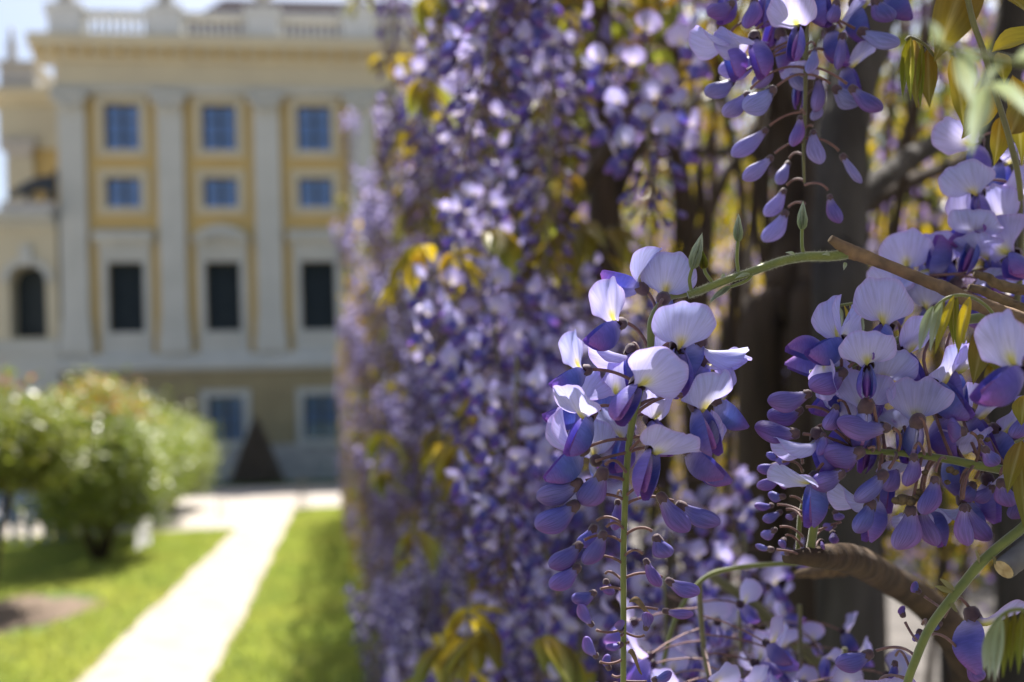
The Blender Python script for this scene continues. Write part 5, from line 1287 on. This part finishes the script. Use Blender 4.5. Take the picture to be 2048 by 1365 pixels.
# the bulk of the curtain: tufts of racemes hung in uneven tiers, with shade between them
n_near = n_far = 0
tries = 0
tufts = []
while len(tufts) < 72 and tries < 6000:
    tries += 1
    px = 692 + 500 * rw.random() ** 1.0; py = rw.choice((-230, 20, 250, 470, 700, 960, 1200)) + rw.gauss(0, 55)
    w = rw.uniform(0.16, 0.50)
    P = wall_point(px, py, w); t = P.dot(PD)
    if t < 0.9 or t > 7.0 or P.z > 3.2 or P.z < 0.45: continue
    if px > 1075 and py < 500: continue
    if px > 1130: continue
    if any((P - q).length < 0.17 + 0.03 * t for q in tufts): continue
    tufts.append(P)
    for j in range(rw.choice((2, 3, 3, 4))):
        jt = min(1.0, 0.30 + 0.25 * t)
        Q = P + PD * rw.uniform(-.11, .11) * (1 + 0.2 * t) * jt + PL * rw.uniform(-.09, .09) * jt + Vector((0, 0, rw.uniform(-.10, .08)))
        s = rw.uniform(0.8, 1.15)
        if t < 1.75:
            place_raceme(SPLIT[rw.randrange(4)], Q, rw.uniform(0, 6.28), s, 'violet wisteria raceme hanging in the near part of the flowering wall', 'racemes in the near part of the wall', rw.uniform(-.1, .1)); n_near += 1
        else:
            place_raceme(JOIN[rw.randrange(5)], Q, rw.uniform(0, 6.28), s * 1.05, 'blurred violet wisteria raceme hanging in the farther part of the flowering wall', 'racemes in the farther part of the wall', rw.uniform(-.1, .1)); n_far += 1
# lower blossoms just behind the sharp raceme and the clusters
for (k, px, py, d, s) in ((2, 1400, 1205, .56, 0.9), (0, 1490, 1090, .85, .9), (1, 1600, 1240, .64, .8), (0, 1250, 1130, .98, 1.0), (3, 1160, 1150, .98, 1.0), (1, 1480, 1250, .66, .8), (1, 1120, 1000, 1.05, 1.0), (3, 1200, 900, 1.0, 1.0), (1, 1340, 1000, .95, 1.0), (3, 1430, 930, 1.0, .9), (3, 1530, 700, 1.7, 1.0), (1, 1225, 570, 1.3, 1.0), (1, 1160, 600, 1.25, 1.0), (3, 1330, 1180, .75, .9), (2, 1690, 1330, .56, .8)):
    place_raceme(SPLIT[k], pix(px, py, d), rw.uniform(0, 6.28), s, 'soft violet wisteria raceme low behind the sharp hanging raceme', 'racemes low behind the sharp one')

# far end of the curtain: too far and too many to tell apart
rq = np.random.default_rng(77)
xs = [raceme_joined_mb(50 + k, 0.26, 34, 0.5, 1.2, False)[0] for k in range(3)]
big = MB()
for k in range(560):
    t = 5.5 + 15.5 * rq.random() ** 1.2; w = 0.22 + 0.30 * rq.random(); z = 0.45 + 2.85 * rq.random()
    m = Matrix.Translation(gp(t, w, z)) @ Matrix.Rotation(6.28 * rq.random(), 4, 'Z') @ Matrix.Scale(1.0 + 0.5 * rq.random(), 4); big.join(xs[int(rq.integers(3))], m)
tag(link('blossom_mass', big.mesh('blossom_mass', M_bloss)), 'dense violet mass of wisteria blossom towards the far end of the wall', 'wisteria', kind='stuff')

# leaves of the wall
def spray_mb(seed, n=9, L_=0.13, lf=0.055, cols=(BRONZE, OLIVE), nu=3, nv=6, droop=1.0):
    rq = np.random.default_rng(seed); items = []
    ax = [Vector((0.35 * L_ * a, 0, L_ * (0.55 * a - 0.75 * a * a * droop))) for a in [k / 8 for k in range(9)]]
    for k in range(n):
        a = 0.25 + 0.75 * (k // 2) / max(1, (n - 1) // 2); p = ax[min(8, int(a * 8))]; sd = -1 if k % 2 else 1
        F = Vector((0.3 + rq.normal() * .1, sd * (0.55 + 0.2 * rq.random()), -0.75 + rq.normal() * .2)); items.append((frame(F, Vector((0, 0, 1)) + Vector(rq.normal(size=3)) * .2, p, (lf, lf * (0.8 + 0.4 * rq.random()), lf))))
    return ax, items
def leaf_protos(c0, c1, seed, mat=M_leaf):
    lm = leaflet_mb(5, 7, 0.55, 0.3, c0, c1); lme = lm.mesh('leaflet', mat)
    ax, it = spray_mb(seed); e = empty('wisteria_leaf', (0, 0, 0))
    mb = MB(); mb.tube(ax, 0.0011, 5, (0.25, 0.22, 0.06)); link('leaf_stalk', mb.mesh('leaf_stalk', M_stem2), e)
    for m in it: link('leaflet', lme, e, m)
    return e, lm, it
LEAF = [leaf_protos(GOLD, (0.42, 0.33, 0.05), 3), leaf_protos(BRONZE, OLIVE, 4), leaf_protos((0.30, 0.22, 0.04), GREENY, 5), leaf_protos((0.36, 0.30, 0.05), (0.30, 0.33, 0.07), 6)]
def place_leaf(k, pos, rz, s, label, group=None, tilt=0.0):
    e = LEAF[k][0]
    if id(e) in USED: o = copy_tree(e)
    else: o = e; USED.add(id(e))
    o.matrix_basis = Matrix.Translation(pos) @ Matrix.Rotation(rz, 4, 'Z') @ Matrix.Rotation(tilt, 4, 'Y') @ Matrix.Scale(s, 4); tag(o, label, 'leaf', group)
place_leaf(0, pix(862, 508, 1.06), 2.6, 0.85, 'glowing yellow young leaf above the sunlit white-topped raceme')
place_leaf(0, pix(900, 520, 1.10), 1.2, 0.8, 'golden young leaf beside the glowing yellow leaf')
for (px, py, d, k) in ((965, 480, 1.15, 2), (1030, 445, 1.3, 1), (1075, 430, 1.25, 2), (1180, 470, 1.2, 1), (1230, 480, 1.25, 1), (1010, 420, 1.3, 2), (890, 905, 1.2, 1), (940, 1245, .95, 0), (990, 1290, .9, 1), (1060, 1300, .85, 2), (860, 1290, 1.1, 0), (905, 1320, 1.0, 2), (850, 420, 1.7, 1), (1120, 500, 1.2, 1), (770, 880, 1.7, 3)):
    place_leaf(k, pix(px, py, d), rw.uniform(0, 6.28), rw.uniform(0.8, 1.1), 'olive bronze young leaf tufting out between the near racemes', 'leaves between the near racemes')
nl = 0; tries = 0
while nl < 150 and tries < 4000:
    tries += 1
    px = 668 + 540 * rw.random() ** 1.5; py = rw.uniform(-100, 1340); w = rw.uniform(0.10, 0.5)
    P = wall_point(px, py, w); t = P.dot(PD)
    if t < 1.3 or t > 12 or P.z > 3.25 or P.z < 0.2: continue
    place_leaf(rw.choice((0, 1, 1, 2, 3)), P, rw.uniform(0, 6.28), rw.uniform(0.65, 1.1), 'yellowish young wisteria leaf between the farther blossoms of the wall', 'leaves in the farther part of the wall', rw.uniform(-.4, .4)); nl += 1

# leaf and blossom mass: far end, arbour roof and the opposite side of the arbour
def leaf_cloud(name, label, gen, n, seed, size=(0.05, 0.085), cols=(GOLD, BRONZE, GREENY, OLIVE), probs=(.3, .25, .25, .2), mat=M_leaf):
    rq = np.random.default_rng(seed); t, w, z = gen(rq, n)
    p = t[:, None] * np.array(PD)[None] + w[:, None] * np.array(PL)[None]; p[:, 2] = z
    L_ = (size[0] + (size[1] - size[0]) * rq.random(n))[:, None]
    F = rq.normal(size=(n, 3)) * np.array((.6, .6, .5)) + np.array((0, 0, -.8)); F /= np.linalg.norm(F, axis=1)[:, None]
    S = np.cross(F, rq.normal(size=(n, 3))); S /= np.linalg.norm(S, axis=1)[:, None]; Nn = np.cross(F, S); wd = L_ * 0.24
    V = np.stack([p, p + F * L_ * .45 + S * wd + Nn * wd * .5, p + F * L_, p + F * L_ * .45 - S * wd + Nn * wd * .5], 1).reshape(-1, 3)
    pr = np.array(probs) / sum(probs); ci = rq.choice(len(cols), n, p=pr); C = np.array(cols)[ci] * (0.75 + 0.5 * rq.random(n))[:, None]
    mb = MB(); mb.v = V; mb.c = np.repeat(C, 4, 0); mb.uv = np.tile(np.array([(0, 0), (.2, .5), (.5, 1), (.8, .5)]), (n, 1))
    b = np.arange(n) * 4; mb.f = np.concatenate([np.stack([b, b + 1, b + 2], 1), np.stack([b, b + 2, b + 3], 1)]).tolist(); mb.v = V.tolist()
    return tag(link(name, mb.mesh(name, mat, False)), label, 'foliage', kind='stuff')
U = lambda r, n, a, b, e=1.0: a + (b - a) * r.random(n) ** e
leaf_cloud('foliage', 'golden young foliage along the far end of the wisteria wall', lambda r, n: (U(r, n, 6, 21), U(r, n, .2, .52), U(r, n, .02, 3.3)), 7000, 8)
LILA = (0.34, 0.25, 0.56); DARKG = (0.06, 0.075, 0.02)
def tun_roof(r, n):
    w = U(r, n, .55, 2.9); return U(r, n, -1.5, 22, 1.4), w, 2.75 + 0.35 * np.sin(w * 0.95) + 0.30 * r.random(n)
leaf_cloud('foliage', 'arbour roof of golden foliage and blossom over the walk', tun_roof, 31000, 9, (0.06, 0.10), (GOLD, BRONZE, GREENY, OLIVE, LILA), (.2, .2, .2, .15, .25))
leaf_cloud('foliage', 'sunlit golden and lilac foliage on the opposite side of the arbour', lambda r, n: (U(r, n, 2, 22), U(r, n, 3.0, 3.8), U(r, n, .7, 3.2, .8)), 42000, 10, (0.05, 0.09), (GOLD, BRONZE, GREENY, OLIVE, LILA, (0.55, 0.5, 0.75)), (.34, .1, .15, .08, .25, .1))
# shading fringe of the wall above the picture, near the lens
leaf_cloud('foliage', 'dense leafy fringe of the wisteria wall overhead', lambda r, n: (U(r, n, -.6, 3.4), U(r, n, .42, .8), U(r, n, 2.25, 3.0)), 2000, 12, (0.05, 0.09), (GOLD, BRONZE, GREENY, OLIVE, LILA), (.2, .2, .2, .15, .25))
leaf_cloud('foliage', 'small leafy overhang added out of view to shade the sharp raceme', lambda r, n: (U(r, n, .55, 1.3), U(r, n, .10, .42), U(r, n, 2.2, 2.8)), 120, 15, (0.05, 0.09), (GOLD, BRONZE, GREENY, OLIVE), (.2, .2, .2, .15))  # unseen leaves added in the sun's way to dapple the raceme
# leaves coloured dark to put shade into the gaps behind the hanging flowers
leaf_cloud('foliage', 'olive leaves darkened in colour for the shade behind the racemes', lambda r, n: (U(r, n, 2.1, 9, 1.3), U(r, n, .36, .58), U(r, n, .15, 3.0)), 14000, 13, (0.05, 0.08), (OLIVE, BRONZE, DARKG, (0.16, 0.11, 0.22)), (.35, .2, .25, .2))
# tall shrubbery beyond the arbour
leaf_cloud('foliage', 'tall dark shrubbery beyond the far side of the arbour', lambda r, n: (U(r, n, 0, 30), U(r, n, 6.5, 10), U(r, n, 0, 6.5)), 60000, 14, (0.16, 0.26), (DARKG, (0.08, 0.10, 0.025), GREENY), (.5, .4, .1), M_hleaf)
leaf_cloud('woodland', 'tall leafy trees closing the garden opposite the palace', lambda r, n: (U(r, n, -42, -32), U(r, n, -60, 50), U(r, n, 0, 15)), 9000, 16, (0.9, 1.8), (DARKG, (0.08, 0.10, 0.025), GREENY), (.5, .4, .1), M_hleaf)
# racemes on the opposite side
for k in range(110):
    t = rw.uniform(2.5, 16); P = gp(t, rw.uniform(2.7, 3.3), rw.uniform(1.5, 3.0))
    place_raceme(JOIN[rw.randrange(5)], P, rw.uniform(0, 6.28), rw.uniform(0.9, 1.3), 'lilac wisteria raceme hanging on the opposite side of the arbour', 'racemes on the opposite side of the arbour')

# ------------------------------------------------------------------ vine trunks and rafters of the arbour
def trunk(label, pts, mat=M_bark, name='climbing_vine', n=12, bump=0.10, sub=()):
    base = pts[0]; e = empty(name, base[:3]); tag(e, label, 'trunk'); b = Vector(base[:3])
    rel = [tuple(Vector(p[:3]) - b) + (p[3],) for p in pts]
    link('trunk', bark_tube(rel, n, bump, len(pts)).mesh('trunk', mat), e)
    for s_ in sub:
        rel = [tuple(Vector(p[:3]) - b) + (p[3],) for p in s_]; link('limb', bark_tube(rel, 8, bump, 3).mesh('limb', mat), e)
    return e
def tp(px, py, d, r): return tuple(pix(px, py, d)) + (r,)
def ground_tp(px, d, r):
    p = pix(px, 873, d); return (p.x, p.y, -0.05, r)
trunk('dark upright vine trunk next to the long dense lavender raceme', [ground_tp(1230, 1.9, .045), tp(1215, 900, 1.9, .035), tp(1205, 400, 1.9, .028), tp(1200, 150, 1.9, .026), tp(1190, -250, 1.9, .025)], sub=([tp(1208, 500, 1.9, .014), tp(1260, 330, 1.95, .012), tp(1350, 230, 2.1, .010), tp(1480, 160, 2.3, .008)],))
trunk('slender vine trunk behind the short cone of pale lilac flowers', [ground_tp(1385, 2.3, .05), tp(1390, 700, 2.3, .03), tp(1372, 450, 2.3, .024), tp(1350, 200, 2.3, .018), tp(1352, -200, 2.3, .016)], sub=([tp(1380, 560, 2.3, .018), tp(1420, 420, 2.4, .016), tp(1480, 300, 2.5, .014), tp(1600, 120, 2.8, .012)], [tp(1352, 160, 2.3, .012), tp(1310, 60, 2.35, .010), tp(1260, -60, 2.4, .008)]))
trunk('twisted brown vine trunk above the broad violet cluster', [ground_tp(1540, 1.55, .05), tp(1520, 850, 1.55, .036), tp(1570, 600, 1.55, .034), tp(1590, 400, 1.6, .032), tp(1570, 150, 1.65, .028), tp(1600, -200, 1.7, .026)], sub=([tp(1565, 620, 1.55, .018), tp(1620, 520, 1.6, .016), tp(1720, 420, 1.7, .015), tp(1900, 330, 1.9, .013), tp(2100, 250, 2.1, .011)],))
trunk('thick grey vine trunk under the upper loose raceme', [ground_tp(1690, 1.35, .055), tp(1690, 800, 1.35, .04), tp(1680, 500, 1.35, .036), tp(1690, 250, 1.4, .036), tp(1740, 60, 1.45, .034), tp(1800, -160, 1.5, .03)], M_barkg, sub=([tp(1690, 420, 1.35, .02), tp(1800, 330, 1.5, .018), tp(1950, 250, 1.7, .016), tp(2150, 180, 1.9, .014)],))
trunk('brown vine trunk close beside the thick grey one', [ground_tp(1600, 1.5, .045), tp(1615, 850, 1.5, .030), tp(1632, 560, 1.5, .026), tp(1640, 300, 1.55, .024), tp(1560, 60, 1.6, .022), tp(1500, -200, 1.6, .02)])
trunk('grey leaning vine trunk behind the pale blue edge raceme', [ground_tp(2100, 1.5, .05), tp(2010, 600, 1.5, .034), tp(1985, 300, 1.5, .030), tp(2030, 50, 1.5, .028), tp(2060, -150, 1.5, .026)], M_barkg)
trunk('slanting vine stem low in the shade of the flowering wall', [ground_tp(1010, 1.9, .03), tp(1000, 1190, 1.7, .016), tp(950, 1130, 1.6, .010), tp(930, 1060, 1.6, .007)])
for (w, z, lab) in ((0.30, 2.72, 'upper vine rope running along the flowering wall'), (0.36, 1.95, 'middle vine rope running along the flowering wall'), (0.36, 1.12, 'lower vine rope running along the flowering wall')):
    rq = np.random.default_rng(int(z * 100)); pts = []
    for k in range(26):
        t = 1.15 + k * 0.8; pts.append(tuple(gp(t, w + rq.normal() * .05, z + rq.normal() * .05)) + (0.013,))
    trunk(lab, pts, name='vine_rope', n=8)
for k in range(7):
    t = 2.2 + k * 2.6
    pts = [tuple(gp(t, 0.35, 2.74)) + (.03,), tuple(gp(t + .1, 1.2, 2.98)) + (.03,), tuple(gp(t, 2.2, 3.02)) + (.03,), tuple(gp(t, 3.2, 2.8)) + (.03,)]
    o = trunk('wooden rafter crossing under the arbour roof', pts, M_barkg, 'arbour_rafter', 8, 0.02); o['group'] = 'arbour rafters'; o['category'] = 'rafter'
    for (w, lab, g_) in ((0.42, 'upright arbour post inside the flowering wall', 'arbour posts inside the flowering wall'), (3.2, 'upright arbour post on the opposite side of the walk', 'arbour posts on the opposite side')):
        o = trunk(lab, [tuple(gp(t, w, -0.02)) + (.04,), tuple(gp(t, w, 1.4)) + (.038,), tuple(gp(t, w, 2.86)) + (.036,)], M_barkg, 'arbour_post', 8, 0.02); o['group'] = g_; o['category'] = 'post'
# tangled thin stems filling the shade behind the near flowers
for k in range(34):
    px = rw.uniform(1180, 2080); d = rw.uniform(1.6, 3.4); a = rw.uniform(-1, 1)
    pts = [tp(px, 1500, d, .012)] + [tp(px + a * 260 * q + rw.uniform(-40, 40), 1300 - 1500 * q, d + rw.uniform(-.1, .1), .011 - .006 * q) for q in (0.15, .4, .6, .8, 1.05)]
    e = empty('thin_vine', pts[0][:3]); b = Vector(pts[0][:3]); link('trunk', bark_tube([tuple(Vector(p[:3]) - b) + (p[3],) for p in pts], 7, 0.08, k).mesh('stem', M_bark), e)
    tag(e, 'thin brown vine stem in the shade among the vine trunks', 'stem', 'thin vine stems among the trunks')
for p_ in SPLIT + JOIN + [l[0] for l in LEAF]:
    if id(p_) not in USED: p_.matrix_basis = Matrix.Translation(gp(8, 0.4, 2.9))
